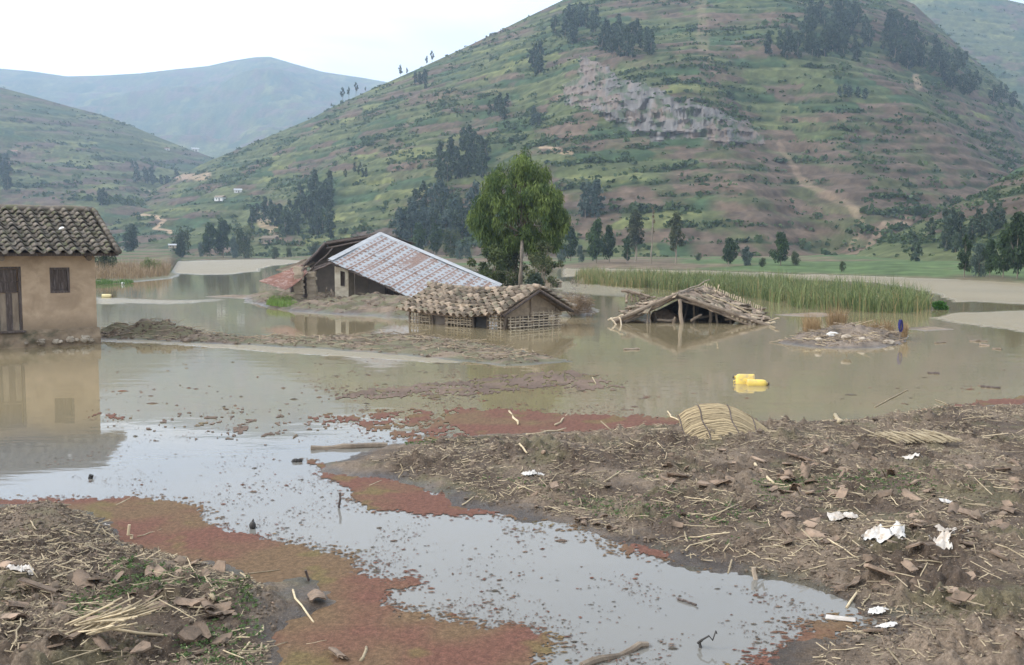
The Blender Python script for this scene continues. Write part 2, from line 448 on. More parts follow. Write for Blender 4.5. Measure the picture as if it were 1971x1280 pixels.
def build_hill(name, sil, foot, ridge, srange, nc, nr, p=1.15, terr=6.0, namp=5.0, nscale=90.0, seed=0, bias=None, zfoot=-1.5, extra=None, relief=None):
    s = np.linspace(srange[0], srange[1], nc)
    se = np.array([px_to_se(x, y) for x, y in sil])
    e_s = np.interp(s, se[:, 0], se[:, 1])
    fs = np.array([px_to_se(x, 482)[0] for x, _ in foot]); rs = np.array([px_to_se(x, 482)[0] for x, _ in ridge])
    Y0 = np.interp(s, fs, [q for _, q in foot]); Y1 = np.interp(s, rs, [q for _, q in ridge])
    nb = 10
    t = np.concatenate([np.linspace(0, 1, nr), 1 + np.linspace(0.03, 0.5, nb)])
    T, S = np.meshgrid(t, s, indexing='ij')
    Yg = Y0[None, :] + T * (Y1 - Y0)[None, :]
    Zr = np.maximum(HCAM + e_s * Y1, zfoot + 0.5)
    tt = np.clip(T, 0, 1)
    prof = tt ** p
    Z = zfoot + (Zr - zfoot)[None, :] * prof
    Z = np.where(T > 1, Zr[None, :] - (T - 1) * (Y1 - Y0)[None, :] * 0.6, Z)
    X = S * Yg
    env = np.clip(np.sin(np.pi * np.clip(T, 0, 1)) * 1.3, 0, 1) * np.clip((Zr - zfoot) / 40, 0, 1)[None, :]
    Z = Z + env * namp * fbm(X / nscale, Yg / nscale, 4, seed)
    ipx, ipy = proj(X, Yg, Z)
    if relief is not None: Z = Z + relief(ipx, ipy)
    # terraces
    Hh = Z + 0.55 * terr * fbm(X / 95, Yg / 95, 3, seed + 5) + 0.14 * terr * fbm(X / 9, Yg / 9, 2, seed + 8)
    b = Hh / terr
    # every other terrace merges here and there
    k = np.floor(b); f = b - k
    L = 12 + 26 * hash2(k, k * 0 + 3, seed) * (0.7 + 0.6 * (terr > 8))
    q = X / L + 7.7 * hash2(k, k * 0, seed + 1) + 0.25 * fbm(X / 12, Yg / 12, 2, seed + 3)
    cid = np.floor(q)
    r1, r2, r3 = hash2(k, cid, seed + 11), hash2(k, cid, seed + 12), hash2(k, cid, seed + 13)
    B = 0.46 + 0.34 * fbm(X / 110, Z / 55, 3, seed + 21)
    if bias is not None: B = B + bias(ipx, ipy)
    brown = sstep(-0.06, 0.06, B - r1)[..., None]
    soil = C_SOIL * r2[..., None] + C_SOIL2 * (1 - r2[..., None])
    grn = C_GRN * r2[..., None] + C_GRN2 * (1 - r2[..., None])
    grn = np.where((r3 > 0.86)[..., None], C_YEL, grn)
    grn = np.where((r3 < 0.22)[..., None], C_HEDGE * 1.6, grn)
    col = soil * brown + grn * (1 - brown)
    pat = fbm(X / 6, Z / 3, 3, seed + 31)
    weeds = sstep(0.02, 0.35, fbm(X / 13, Z / 6, 4, seed + 33))[..., None] * 0.75
    col = col * (1 - weeds) + C_GRN * 0.85 * weeds
    col = col * (1 + 0.30 * pat[..., None] + 0.22 * fbm(X / 1.9, Z / .9, 2, seed + 35)[..., None])
    hw = 0.15 + 0.12 * fbm(X / 14, Z / 5, 2, seed + 41)
    pres = sstep(-0.30, 0.05, fbm(X / 30, k * 3.1, 2, seed + 43))
    hedge = (1 - sstep(hw * 0.6, hw, f)) * pres
    hk = hedge[..., None] * (0.62 + 0.36 * sstep(-.2, .3, fbm(X / 18, Z / 6, 2, seed + 45)))[..., None]
    col = col * (1 - hk) + C_HEDGE * 1.15 * hk
    side = (1 - sstep(0.0, 0.05, q - cid)) * 0.45
    col = col * (1 - side[..., None]) + C_HEDGE * side[..., None]
    if extra is not None: col = extra(col, ipx, ipy, X, Yg, Z)
    step = (sstep(0.0, 0.3, f) - f)
    Z = Z + step * terr * 0.30 * np.clip(env * 2, 0, 1)
    V = np.stack([X, Yg, Z], -1).reshape(-1, 3)
    o = put(name, mk_mesh(name, V, gridfaces(len(t), nc), M['hill'], True, col.reshape(-1, 3)))
    o['kind'] = 'structure'
    h = Hill(); h.s = s; h.X, h.Y, h.Z = X[:nr], Yg[:nr], Z[:nr]; h.f = f[:nr]; h.pres = pres[:nr]; h.px, h.py = ipx[:nr], ipy[:nr]
    h.E = np.maximum.accumulate((h.Z - HCAM) / h.Y, axis=0)
    return h

def hill_pt(h, x, y):
    s, e = px_to_se(x, y)
    j = int(np.clip(round((s - h.s[0]) / (h.s[1] - h.s[0])), 0, len(h.s) - 1))
    i = int(np.clip(np.searchsorted(h.E[:, j], e), 0, h.E.shape[0] - 1))
    return np.array([s * h.Y[i, j], h.Y[i, j], h.Z[i, j]])

def lines_mask(ipx, ipy, pts, w):
    d = np.full(ipx.shape, 1e9)
    for (ax, ay), (bx, by) in zip(pts[:-1], pts[1:]):
        ex, ey = bx - ax, by - ay
        t = np.clip(((ipx - ax) * ex + (ipy - ay) * ey) / (ex * ex + ey * ey), 0, 1)
        d = np.minimum(d, np.hypot(ipx - ax - t * ex, ipy - ay - t * ey))
    return 1 - sstep(w * 0.5, w, d)

def main_bias(x, y):
    return (0.52 * sstep(1200, 1450, x) * sstep(150, 330, y) + 0.18 * sstep(620, 700, x) * sstep(300, 340, y) * (1 - sstep(850, 900, x))
            - 0.22 * (1 - sstep(560, 900, x)) - 0.25 * sstep(0, 1, (1 - np.hypot((x - 950) / 330, (y - 190) / 110)))
            + 0.30 * sstep(0, 1, 1 - np.hypot((x - 1370) / 110, (y - 90) / 120)) - 0.3 * sstep(0, 1, 1 - np.hypot((x - 1560) / 200, (y - 150) / 100)))

def main_extra(col, ipx, ipy, X, Y, Z):
    wob = 6 * fbm(ipx / 30, ipy / 30, 3, 91)
    m = lines_mask(ipx + wob, ipy, [(1350, -60), (1352, 60), (1350, 110), (1368, 140), (1385, 160)], 14) * 0.22
    m = np.maximum(m, lines_mask(ipx + wob, ipy + wob, [(1500, 240), (1545, 310), (1590, 345), (1640, 385), (1665, 430), (1600, 470), (1560, 500)], 7) * 0.28)
    m = np.maximum(m, lines_mask(ipx, ipy + wob * 0.5, [(200, 409), (250, 413), (300, 419), (318, 426), (296, 440), (330, 449)], 3.5) * 0.9)
    m = np.maximum(m, lines_mask(ipx, ipy + wob * 0.7, [(345, 342), (400, 340)], 9) * 0.7)
    m = np.maximum(m, lines_mask(ipx + wob, ipy + wob, [(1040, 285), (1100, 296)], 5) * 0.8)
    m = np.maximum(m, lines_mask(ipx + wob, ipy + wob * 2, [(505, 425), (540, 448)], 16) * 0.6)
    m = np.maximum(m, lines_mask(ipx + wob * 2, ipy + wob * 2, [(1620, 495), (1700, 440), (1760, 420)], 10) * 0.4)
    m = np.maximum(m, lines_mask(ipx, ipy + wob, [(1763, 150), (1768, 168)], 9) * 0.7)
    m = m[..., None]
    col = col * (1 - m) + C_PATH * m
    g = (lines_mask(ipx, ipy + wob * .5, [(765, 302), (830, 293)], 12) * (1 - sstep(820, 840, ipx)))[..., None] * 0.8
    col = col * (1 - g) + C_YEL * 1.1 * g
    g = (lines_mask(ipx, ipy + wob * .5, [(1300, 515), (1840, 530)], 10) * sstep(505, 512, ipy))[..., None] * 0.8
    return col * (1 - g) + np.array((0.085, 0.14, 0.05)) * g

SIL_MAIN = [(120, 470), (170, 437), (200, 420), (260, 386), (330, 345), (400, 311), (500, 270), (600, 228), (640, 206), (700, 179), (740, 161), (830, 121), (900, 89),
            (960, 60), (1000, 40), (1090, -3), (1200, -45), (1350, -75), (1500, -72), (1620, -45), (1700, -18), (1760, 8), (1850, 92), (1920, 152), (1971, 205), (2150, 350)]
def main_relief(x, y):
    r = -7 * sstep(0, 1, 1 - np.abs(x - (1480 + (y - 200) * 0.42)) / 130) * sstep(60, 240, y) * (1 - sstep(430, 500, y))
    return r + 8 * sstep(0, 1, 1 - np.hypot((x - 1250) / 260, (y - 170) / 150))
H_MAIN = build_hill('main_hill', SIL_MAIN, [(100, 360), (500, 345), (800, 275), (1100, 235), (1500, 225), (1750, 235), (2100, 240)],
                    [(100, 520), (330, 820), (700, 700), (1100, 610), (1500, 600), (1800, 620), (2100, 640)],
                    (-0.46, 0.60), 860, 310, p=1.06, terr=4.4, namp=7, nscale=95, seed=3, bias=main_bias, extra=main_extra, relief=main_relief)
SIL_LEFT = [(-400, 60), (-150, 120), (0, 168), (60, 184), (130, 204), (200, 222), (260, 245), (300, 262), (350, 282), (400, 300), (440, 312), (500, 335), (600, 380), (700, 430)]
H_LEFT = build_hill('left_hill', SIL_LEFT, [(-400, 365), (700, 365)], [(-400, 980), (300, 1100), (700, 1200)], (-0.72, -0.12), 360, 160, p=1.5,
                    terr=8.5, namp=9, nscale=140, seed=17, bias=lambda x, y: -0.04 + 0 * x)
SIL_FAR = [(-500, 150), (-200, 120), (0, 132), (60, 137), (130, 147), (200, 145), (270, 141), (330, 134), (400, 127), (440, 118), (490, 110), (520, 109), (560, 121), (620, 138), (700, 150), (745, 158), (900, 175), (1300, 200)]
H_FAR = build_hill('far_mountain', SIL_FAR, [(-500, 1300), (1300, 1300)], [(-500, 2700), (500, 2900), (1300, 3000)], (-0.8, 0.12), 300, 90, p=1.0,
                   terr=26, namp=60, nscale=420, seed=29, bias=lambda x, y: -0.15 + 0 * x)
SIL_UR = [(1500, 60), (1700, 10), (1800, -25), (1900, -12), (1940, 0), (1971, 7), (2060, 40), (2300, 120)]
H_UR = build_hill('upper_right_hill', SIL_UR, [(1500, 650), (2300, 650)], [(1500, 1150), (2300, 1150)], (0.24, 0.72), 260, 150, p=1.0,
                  terr=9, namp=9, nscale=140, seed=37, bias=lambda x, y: -0.22 + 0 * x)
SIL_RIGHT = [(1600, 520), (1660, 482), (1700, 462), (1740, 442), (1800, 411), (1860, 384), (1920, 350), (1971, 316), (2060, 262), (2300, 130), (2500, 60)]
H_RIGHT = build_hill('right_hill', SIL_RIGHT, [(1600, 190), (1750, 160), (1971, 135), (2400, 125)], [(1600, 235), (1800, 225), (1971, 245), (2400, 300)], (0.30, 0.78), 330, 160, p=1.1,
                     terr=4.5, namp=3, nscale=60, seed=43, bias=lambda x, y: 0.0 * x)

# the bare rock face on the main hill: a patch standing out of the slope, its outline ragged
def build_cliff():
    P1 = [(1083, 168), (1108, 148), (1114, 104), (1150, 118), (1195, 150), (1250, 165), (1310, 190), (1370, 205), (1420, 225), (1460, 250), (1478, 280), (1450, 285), (1390, 280), (1330, 268), (1260, 276),
          (1215, 258), (1185, 240), (1160, 232), (1135, 215), (1105, 205), (1086, 205)]
    nx, ny = 240, 120
    gx, gy = np.meshgrid(np.linspace(1070, 1495, nx), np.linspace(292, 95, ny))
    sd = sdpoly(gx + 9 * fbm(gx / 25, gy / 25, 3, 71), gy + 7 * fbm(gx / 22, gy / 22, 3, 72), P1)
    V = np.zeros((ny, nx, 3)); col = np.zeros((ny, nx, 3))
    warp = gx + 10 * fbm(gx / 40, gy / 60, 3, 75)
    rel = fbm(warp / 18, gy / 70, 3, 73) * 3.5 + np.abs(fbm(warp / 45, gy / 90, 3, 74)) * 8
    for i in range(ny):
        for j in range(nx):
            if sd[i, j] < -14: continue
            p = hill_pt(H_MAIN, gx[i, j], gy[i, j])
            out = np.clip(sd[i, j] / 16, -1, 1) * 2.2 + rel[i, j] * .55 * np.clip(sd[i, j] / 14, 0, 1) - 0.2
            d = nrm(p - np.array([0, 0, HCAM])); V[i, j] = p - d * out * 0.7
    streak = fbm(warp / 7, gy / 60, 4, 77)[..., None]
    base = np.array((0.122, 0.112, 0.103)) * (1 + 0.55 * streak)
    och = sstep(0.05, 0.45, fbm(gx / 40, gy / 40, 3, 78) + 0.5 * (gx < 1165) + 0.25 * (gy > 235) * (gx > 1300))[..., None]
    base = base * (1 - 0.6 * och) + np.array((0.17, 0.122, 0.092)) * 0.6 * och
    moss = sstep(0.08, 0.30, fbm(gx / 22, gy / 14, 4, 79))[..., None] * 0.8
    base = base * (1 - moss) + np.array((0.055, 0.075, 0.038)) * moss
    Fq = gridfaces(ny, nx); ok = (sd.ravel()[Fq] > 0.5).all(1)
    used, inv = np.unique(Fq[ok], return_inverse=True)
    o = put('rock_cliff', mk_mesh('rock_cliff', V.reshape(-1, 3)[used], inv.reshape(-1, 4), M['rock'], True, base.reshape(-1, 3)[used]))
    o['kind'] = 'structure'
build_cliff()

# ---------------------------------------------------------------- valley floor beyond the lake
SHORE = [(-600, 470), (100, 400), (190, 120), (330, 120), (345, 300), (420, 320), (520, 330), (560, 300), (620, 230), (860, 175), (1060, 165), (1300, 150), (1500, 128), (1700, 108), (1790, 101), (1971, 87), (2200, 78), (2600, 70)]
SH_S = np.array([px_to_se(x, 482)[0] for x, _ in SHORE]); SH_Y = np.array([q for _, q in SHORE], float)
def shoreY(s):
    return np.interp(s, SH_S, SH_Y)
def floor_z(X, Y):
    s = X / Y
    d = Y - shoreY(s) - 6 * fbm(X / 14, Y / 40, 3, 51)
    return np.where(d < 0, np.maximum(d * 0.06, -1.0), 0.05 + np.minimum(d * 0.02, 0.55) + np.clip(d - 25, 0, 400) * 0.012) + np.where(d > 0, 0.12 * fbm(X / 5, Y / 5, 3, 52), 0)
def build_floor():
    s = np.linspace(-0.75, 0.8, 450); t = np.linspace(0, 1, 60)
    S, T = np.meshgrid(s, t)
    Y = (shoreY(S) - 8) * (1 - T) + 520 * T
    X = S * Y; Z = floor_z(X, Y)
    d = Y - shoreY(S)
    g = sstep(-0.15, 0.25, fbm(X / 35, Y / 22, 4, 55) + 0.25 * sstep(0.1, 0.25, S))[..., None]
    ipx, ipy = proj(X, Y, Z)
    col = np.array((0.15, 0.115, 0.08)) * (1 - g) + np.array((0.085, 0.125, 0.05)) * g
    col = col * (1 + 0.3 * fbm(X / 4, Y / 3, 3, 57)[..., None])
    mud = (1 - sstep(0.5, 6, d))[..., None] * 0.7
    col = col * (1 - mud) + np.array((0.17, 0.13, 0.095)) * mud
    o = put('valley_floor', mk_mesh('valley_floor', np.stack([X, Y, Z], -1).reshape(-1, 3), gridfaces(60, 450), M['hill'], True, col.reshape(-1, 3)))
    o['kind'] = 'structure'
build_floor()

# ---------------------------------------------------------------- water
RUF = [([(318, 505), (400, 501), (600, 495), (600, 502), (520, 512), (500, 522), (420, 528), (318, 527)], 1.0),
       ([(1085, 515), (1300, 520), (1700, 532), (1790, 534), (2300, 560), (2300, 610), (1971, 585), (1850, 580), (1790, 562), (1700, 545), (1300, 530), (1085, 532)], 1.0),
       ([(2300, 610), (1971, 598), (1840, 602), (1790, 612), (1860, 622), (1971, 637), (2300, 660)], 0.9),
       ([(185, 648), (300, 655), (420, 660), (600, 670), (760, 678), (905, 690), (870, 698), (700, 688), (500, 674), (420, 668), (300, 660), (185, 655)], 0.85),
       ([(1040, 540), (1250, 552), (1200, 572), (1060, 560)], 0.35),
       ([(190, 573), (330, 578), (440, 577), (330, 584), (190, 584)], 0.5)]
def build_water():
    ys = np.concatenate([[484.6, 486, 488], np.linspace(490, 700, 150), np.linspace(703, 1000, 50), np.linspace(1020, 1500, 12), [2200, 4500]])
    s = np.linspace(-0.95, 0.95, 330)
    e = (ys - 482) / F
    Y = HCAM / e
    S, Yg = np.meshgrid(s, Y)
    X = S * Yg
    ix, iy = proj(X, Yg, 0 * X)
    r = np.zeros(X.shape)
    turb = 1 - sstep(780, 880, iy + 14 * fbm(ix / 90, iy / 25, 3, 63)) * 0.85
    for P, a in RUF:
        sd = sdpoly(ix + 14 * fbm(ix / 40, iy / 6, 3, 61), iy + 2.0 * fbm(ix / 60, iy / 5, 3, 62), P)
        r = np.maximum(r, a * sstep(-1.2, 1.6, sd))
    V = np.stack([X, Yg, 0 * X], -1)
    m, nt, b, out = nodes_of('muddy_water')
    tc = N(nt, 'ShaderNodeTexCoord')
    at_ = N(nt, 'ShaderNodeAttribute', attribute_name='ruffle')
    n0 = N(nt, 'ShaderNodeTexNoise', Scale=0.12, Detail=4.0); nt.links.new(tc.outputs['Object'], n0.inputs['Vector'])
    tb = N(nt, 'ShaderNodeAttribute', attribute_name='turbid')
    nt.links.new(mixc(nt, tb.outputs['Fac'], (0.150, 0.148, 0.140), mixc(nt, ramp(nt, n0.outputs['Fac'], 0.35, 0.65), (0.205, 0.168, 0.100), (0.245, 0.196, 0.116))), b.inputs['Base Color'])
    b.inputs['IOR'].default_value = 1.33
    b.inputs['Specular IOR Level'].default_value = 0.5
    rr = N(nt, 'ShaderNodeMapRange'); rr.inputs[3].default_value = 0.035; rr.inputs[4].default_value = 0.42
    nt.links.new(at_.outputs['Fac'], rr.inputs[0]); nt.links.new(rr.outputs[0], b.inputs['Roughness'])
    mp = N(nt, 'ShaderNodeMapping'); mp.inputs['Scale'].default_value = (0.6, 1.6, 1); nt.links.new(tc.outputs['Object'], mp.inputs[0])
    n1 = N(nt, 'ShaderNodeTexNoise', Scale=1.1, Detail=3.0); nt.links.new(mp.outputs[0], n1.inputs['Vector'])
    n2 = N(nt, 'ShaderNodeTexNoise', Scale=5.5, Detail=3.0); nt.links.new(mp.outputs[0], n2.inputs['Vector'])
    mul = N(nt, 'ShaderNodeMath', operation='MULTIPLY'); nt.links.new(n2.outputs['Fac'], mul.inputs[0]); nt.links.new(at_.outputs['Fac'], mul.inputs[1])
    b1 = N(nt, 'ShaderNodeBump', Strength=0.06, Distance=0.06); nt.links.new(n1.outputs['Fac'], b1.inputs['Height'])
    b2 = N(nt, 'ShaderNodeBump', Strength=1.0, Distance=0.16); nt.links.new(mul.outputs[0], b2.inputs['Height']); nt.links.new(b1.outputs[0], b2.inputs['Normal'])
    nt.links.new(b2.outputs[0], b.inputs['Normal'])
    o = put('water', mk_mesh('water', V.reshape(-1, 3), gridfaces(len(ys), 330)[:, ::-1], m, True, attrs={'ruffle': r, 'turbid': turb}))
    o['kind'] = 'structure'
build_water()

# ---------------------------------------------------------------- near mud banks
A_PX = [(2600, 735), (1971, 772), (1890, 783), (1800, 797), (1735, 802), (1690, 810), (1560, 813), (1480, 818), (1400, 812), (1320, 812), (1270, 824), (1150, 830), (1050, 834), (960, 836), (880, 842), (800, 850),
        (745, 858), (690, 872), (640, 886), (605, 893), (625, 908), (690, 918), (760, 927), (830, 950), (880, 973), (960, 986), (1020, 997), (1100, 1013), (1180, 1036), (1255, 1066), (1310, 1086), (1400, 1102),
        (1470, 1112), (1520, 1128), (1580, 1142), (1630, 1160), (1655, 1182), (1705, 1188), (1695, 1212), (1620, 1207), (1560, 1220), (1530, 1247), (1490, 1290), (1440, 1500), (1400, 2400), (1300, 3800), (9000, 3800)]
B_PX = [(-900, 962), (0, 974), (90, 974), (180, 987), (225, 1006), (250, 1036), (340, 1062), (420, 1082), (455, 1100), (520, 1109), (600, 1100), (650, 1120), (655, 1150), (620, 1172), (570, 1192), (545, 1222),
        (560, 1250), (530, 1290), (500, 1500), (300, 2400), (0, 3800), (-8000, 3800)]
A_W, B_W = wpoly(A_PX), wpoly(B_PX)
def gz(x, y, r, h):
    p = at(x, y, 0)
    return p[0], p[1], r, h
MOUNDS = [gz(1400, 824, .60, .10), gz(1395, 875, 1.0, 0.10), gz(1300, 850, 0.7, 0.12), gz(1480, 880, 0.9, 0.10), gz(1130, 905, 0.8, 0.12), gz(1010, 890, 0.7, 0.15), gz(1620, 845, 1.0, 0.1), gz(1900, 830, 1.6, 0.16), gz(1560, 1080, 0.5, 0.07),
          gz(1850, 960, 1.0, 0.12), gz(1700, 1060, 0.6, 0.08), gz(1960, 1100, 0.7, 0.12), gz(80, 1040, 0.7, 0.30), gz(20, 1130, 0.8, 0.18), gz(230, 1150, 0.6, 0.07), gz(120, 1250, 0.5, 0.08), gz(1880, 1260, 0.6, 0.05)]
def ground_h(X, Y, detail=True):
    sa = np.maximum(sdpoly(X, Y, A_W), sdpoly(X, Y, B_W))
    e = sa + 0.22 * fbm(X / 0.9, Y / 0.9, 3, 101) + 0.06 * fbm(X / 0.15, Y / 0.15, 2, 102)
    Z = np.where(e < 0, np.maximum(e * 0.25, -0.25), 0.085 * (1 - np.exp(-np.maximum(e, 0) / 0.5)))
    ins = sstep(0.0, 0.7, e)
    for mx, my, r, h in MOUNDS:
        Z = Z + ins * h * np.exp(-((X - mx) ** 2 + (Y - my) ** 2) / (r * r))
    if detail:
        Z = Z + ins * (0.050 * fbm(X / 0.9, Y / 0.9, 3, 111))
        lump = np.abs(fbm(X / 0.30, Y / 0.30, 3, 113)); area = sstep(-0.25, 0.25, fbm(X / 1.4, Y / 1.4, 3, 114))
        Z = Z + ins * (0.13 * lump * (0.2 + area) + 0.036 * fbm(X / 0.12, Y / 0.12, 3, 115) * (0.3 + area) + 0.008 * fbm(X / 0.03, Y / 0.03, 2, 116))
    return Z, e

def near_grid(nr, nc, y0, y1, smax=0.62):
    ys = np.concatenate([np.linspace(3600, y0 + 60, 24), np.linspace(y0, y1, nr - 24)])
    Y = HCAM * F / (ys - 482)
    s = np.concatenate([np.linspace(-1.1, -.58, 44), np.linspace(-.57, .57, nc - 88), np.linspace(.58, 1.1, 44)])
    S, Yg = np.meshgrid(s, Y)
    return S * Yg, Yg

def build_ground():
    nr, nc = 400, 900
    X, Y = near_grid(nr, nc, 1480, 700)
    Z, e = ground_h(X, Y)
    dry = sstep(-0.3, 0.35, fbm(X / 1.1, Y / 1.1, 4, 121))[..., None]
    col = np.array((0.086, 0.061, 0.043)) * (1 - dry) + np.array((0.180, 0.136, 0.098)) * dry
    ol = sstep(0.1, 0.45, fbm(X / 0.8, Y / 0.8, 4, 122))[..., None] * 0.6
    col = col * (1 - ol) + np.array((0.125, 0.112, 0.06)) * ol
    pxx, pyy = proj(X, Y, Z)
    sandy = (sstep(0, 0.6, 1 - np.hypot((pxx - 1960) / 330, (pyy - 1240) / 70)))[..., None] * 0.6
    col = col * (1 - sandy) + np.array((0.27, 0.205, 0.15)) * sandy
    wet = (1 - sstep(0.02, 0.40, e + 0.18 * fbm(X / 0.4, Y / 0.4, 3, 123)))
    wet = np.maximum(wet, sstep(0, 0.5, 1 - np.hypot((pxx - 560) / 130, (pyy - 1150) / 70)) * sstep(-0.35, 0.1, fbm(X / 0.5, Y / 0.5, 3, 124)))
    col = col * (1 - 0.42 * wet[..., None])
    col = col * (1 + 0.3 * fbm(X / 0.12, Y / 0.12, 3, 125)[..., None])
    V = np.stack([X, Y, Z], -1).reshape(-1, 3)
    Fq = gridfaces(nr, nc); ok = (Z.ravel()[Fq] > -0.2).any(1)
    used, inv = np.unique(Fq[ok], return_inverse=True)
    m, nt, b, out = nodes_of('bank_mud')
    va = N(nt, 'ShaderNodeVertexColor', layer_name='Col'); wa = N(nt, 'ShaderNodeAttribute', attribute_name='wet'); tc = N(nt, 'ShaderNodeTexCoord')
    n1 = N(nt, 'ShaderNodeTexNoise', Scale=38.0, Detail=6.0, Roughness=0.7); nt.links.new(tc.outputs['Object'], n1.inputs['Vector'])
    c = mixc(nt, 1.0, va.outputs['Color'], mixc(nt, ramp(nt, n1.outputs['Fac'], 0.3, 0.7), (0.5, 0.48, 0.46), (1.35, 1.35, 1.33)), 'MULTIPLY')
    n3 = N(nt, 'ShaderNodeTexVoronoi', Scale=45.0); nt.links.new(tc.outputs['Object'], n3.inputs['Vector'])
    fl = N(nt, 'ShaderNodeMath', operation='LESS_THAN'); fl.inputs[1].default_value = 0.14; nt.links.new(n3.outputs['Distance'], fl.inputs[0])
    c = mixc(nt, ramp(nt, fl.outputs[0], 0, 2.2), c, (0.46, 0.38, 0.27))
    nt.links.new(c, b.inputs['Base Color'])
    rr = N(nt, 'ShaderNodeMapRange'); rr.inputs[3].default_value = 0.92; rr.inputs[4].default_value = 0.30
    nt.links.new(wa.outputs['Fac'], rr.inputs[0]); nt.links.new(rr.outputs[0], b.inputs['Roughness']); b.inputs['Specular IOR Level'].default_value = 0.35
    bp = N(nt, 'ShaderNodeBump', Strength=0.9, Distance=0.03); nt.links.new(n1.outputs['Fac'], bp.inputs['Height']); nt.links.new(bp.outputs[0], b.inputs['Normal'])
    M['mud'] = m
    o = put('mud_ground', mk_mesh('mud_ground', V[used], inv.reshape(-1, 4), m, True, col.reshape(-1, 3)[used], {'wet': wet.ravel()[used]}))
    o['kind'] = 'structure'
build_ground()

# the smaller mud spits and islands farther out
def island(name, poly_px, hgt, edge, res, mounds=(), seed=0, tone=(0.16, 0.122, 0.088), rough_amp=0.05, green=0.0):
    W = wpoly(poly_px)
    x0, y0 = W.min(0) - 0.8; x1, y1 = W.max(0) + 0.8
    nx, ny = int(min(420, (x1 - x0) / res)), int(min(320, (y1 - y0) / res))
    X, Y = np.meshgrid(np.linspace(x0, x1, nx), np.linspace(y0, y1, ny))
    e = sdpoly(X, Y, W) + 0.35 * edge * fbm(X / 1.2, Y / 1.2, 3, seed) + 0.1 * edge * fbm(X / .3, Y / .3, 2, seed + 1)
    ins = sstep(0, edge, e)
    Z = np.where(e < 0, np.maximum(e * 0.3, -0.3), hgt * (1 - np.exp(-np.maximum(e, 0) / edge)))
    for mx, my, r, h in mounds:
        Z = Z + ins * h * np.exp(-((X - mx) ** 2 + (Y - my) ** 2) / (r * r)) * (1 + 0.5 * fbm(X / .5, Y / .5, 3, seed + 7))
    Z = Z + ins * rough_amp * (fbm(X / .8, Y / .8, 3, seed + 2) + np.abs(fbm(X / .3, Y / .3, 3, seed + 3)))
    d = sstep(-.3, .3, fbm(X / 1.3, Y / 1.3, 4, seed + 4))[..., None]
    col = np.array(tone) * (0.68 + 0.55 * d) * (1 + 0.3 * fbm(X / .25, Y / .25, 3, seed + 5)[..., None])
    if green:
        g = sstep(0.5 - green, 0.8 - green, fbm(X / 1.0, Y / 1.0, 4, seed + 6) + 0.5)[..., None] * 0.6
        col = col * (1 - g) + np.array((0.12, 0.13, 0.065)) * g
    wet = 1 - sstep(0.02, edge * 0.7, e)
    col = col * (1 - 0.4 * wet[..., None])
    Fq = gridfaces(ny, nx); ok = (Z.ravel()[Fq] > -0.15).any(1)
    used, inv = np.unique(Fq[ok], return_inverse=True)
    o = put(name, mk_mesh(name, np.stack([X, Y, Z], -1).reshape(-1, 3)[used], inv.reshape(-1, 4), M['mud'], True, col.reshape(-1, 3)[used], {'wet': wet.ravel()[used]}))
    o['kind'] = 'structure'
    def zf(x, y):
        i = int(np.clip((y - y0) / (y1 - y0) * (ny - 1), 0, ny - 1)); j = int(np.clip((x - x0) / (x1 - x0) * (nx - 1), 0, nx - 1))
        return float(Z[i, j])
    return zf
SPIT_Z = island('mud_spit', [(150, 640), (205, 636), (300, 640), (380, 645), (450, 648), (560, 650), (650, 646), (740, 644), (830, 648), (900, 658), (980, 670), (1060, 686), (1100, 696), (1040, 702), (960, 704), (880, 694), (780, 684), (680, 676), (560, 668), (420, 662), (300, 656), (150, 652)],
                0.07, 0.5, 0.06, [gz(225, 646, .5, .26), gz(275, 647, .55, .38), gz(318, 648, .5, .40), gz(355, 651, .5, .22), gz(390, 655, .5, .14)], 201, (0.185, 0.14, 0.10), 0.05, 0.25)
ISLE_Z = island('house_island', [(470, 572), (520, 560), (600, 553), (760, 545), (960, 545), (1080, 560), (1130, 580), (1150, 600), (1120, 612), (1060, 606), (960, 608), (900, 622), (820, 620), (770, 612), (690, 607), (620, 604), (560, 599), (520, 592), (480, 582)],
                0.30, 1.0, 0.14, [gz(720, 592, 1.6, .3), gz(770, 598, 1.6, .25), gz(840, 606, 1.6, .2)], 221, (0.165, 0.125, 0.092), 0.16, 0.12)
ISLET_Z = island('rubble_islet', [(1497, 660), (1530, 648), (1590, 638), (1660, 634), (1730, 636), (1748, 648), (1735, 662), (1690, 670), (1620, 671), (1550, 667)],
                 0.12, 0.35, 0.04, [gz(1625, 650, .7, .30), gz(1560, 655, .5, .12), gz(1690, 652, .5, .14)], 241, (0.175, 0.14, 0.11), 0.08)
REEDBANK_Z = island('reed_bank', [(150, 552), (190, 545), (260, 543), (330, 536), (345, 530), (330, 516), (150, 516)], 0.15, 1.5, 0.3, [], 251, (0.17, 0.14, 0.09), 0.06, 0.4)
for i_, P_ in enumerate([[(1490, 606), (1560, 602), (1640, 606), (1560, 610)], [(1730, 632), (1790, 629), (1840, 634), (1780, 637)], [(395, 571), (450, 568), (530, 570), (480, 575)]]):
    island('mud_shoal', P_, 0.06, 0.4, 0.08, [], 261 + i_, (0.2, 0.155, 0.11), 0.03)

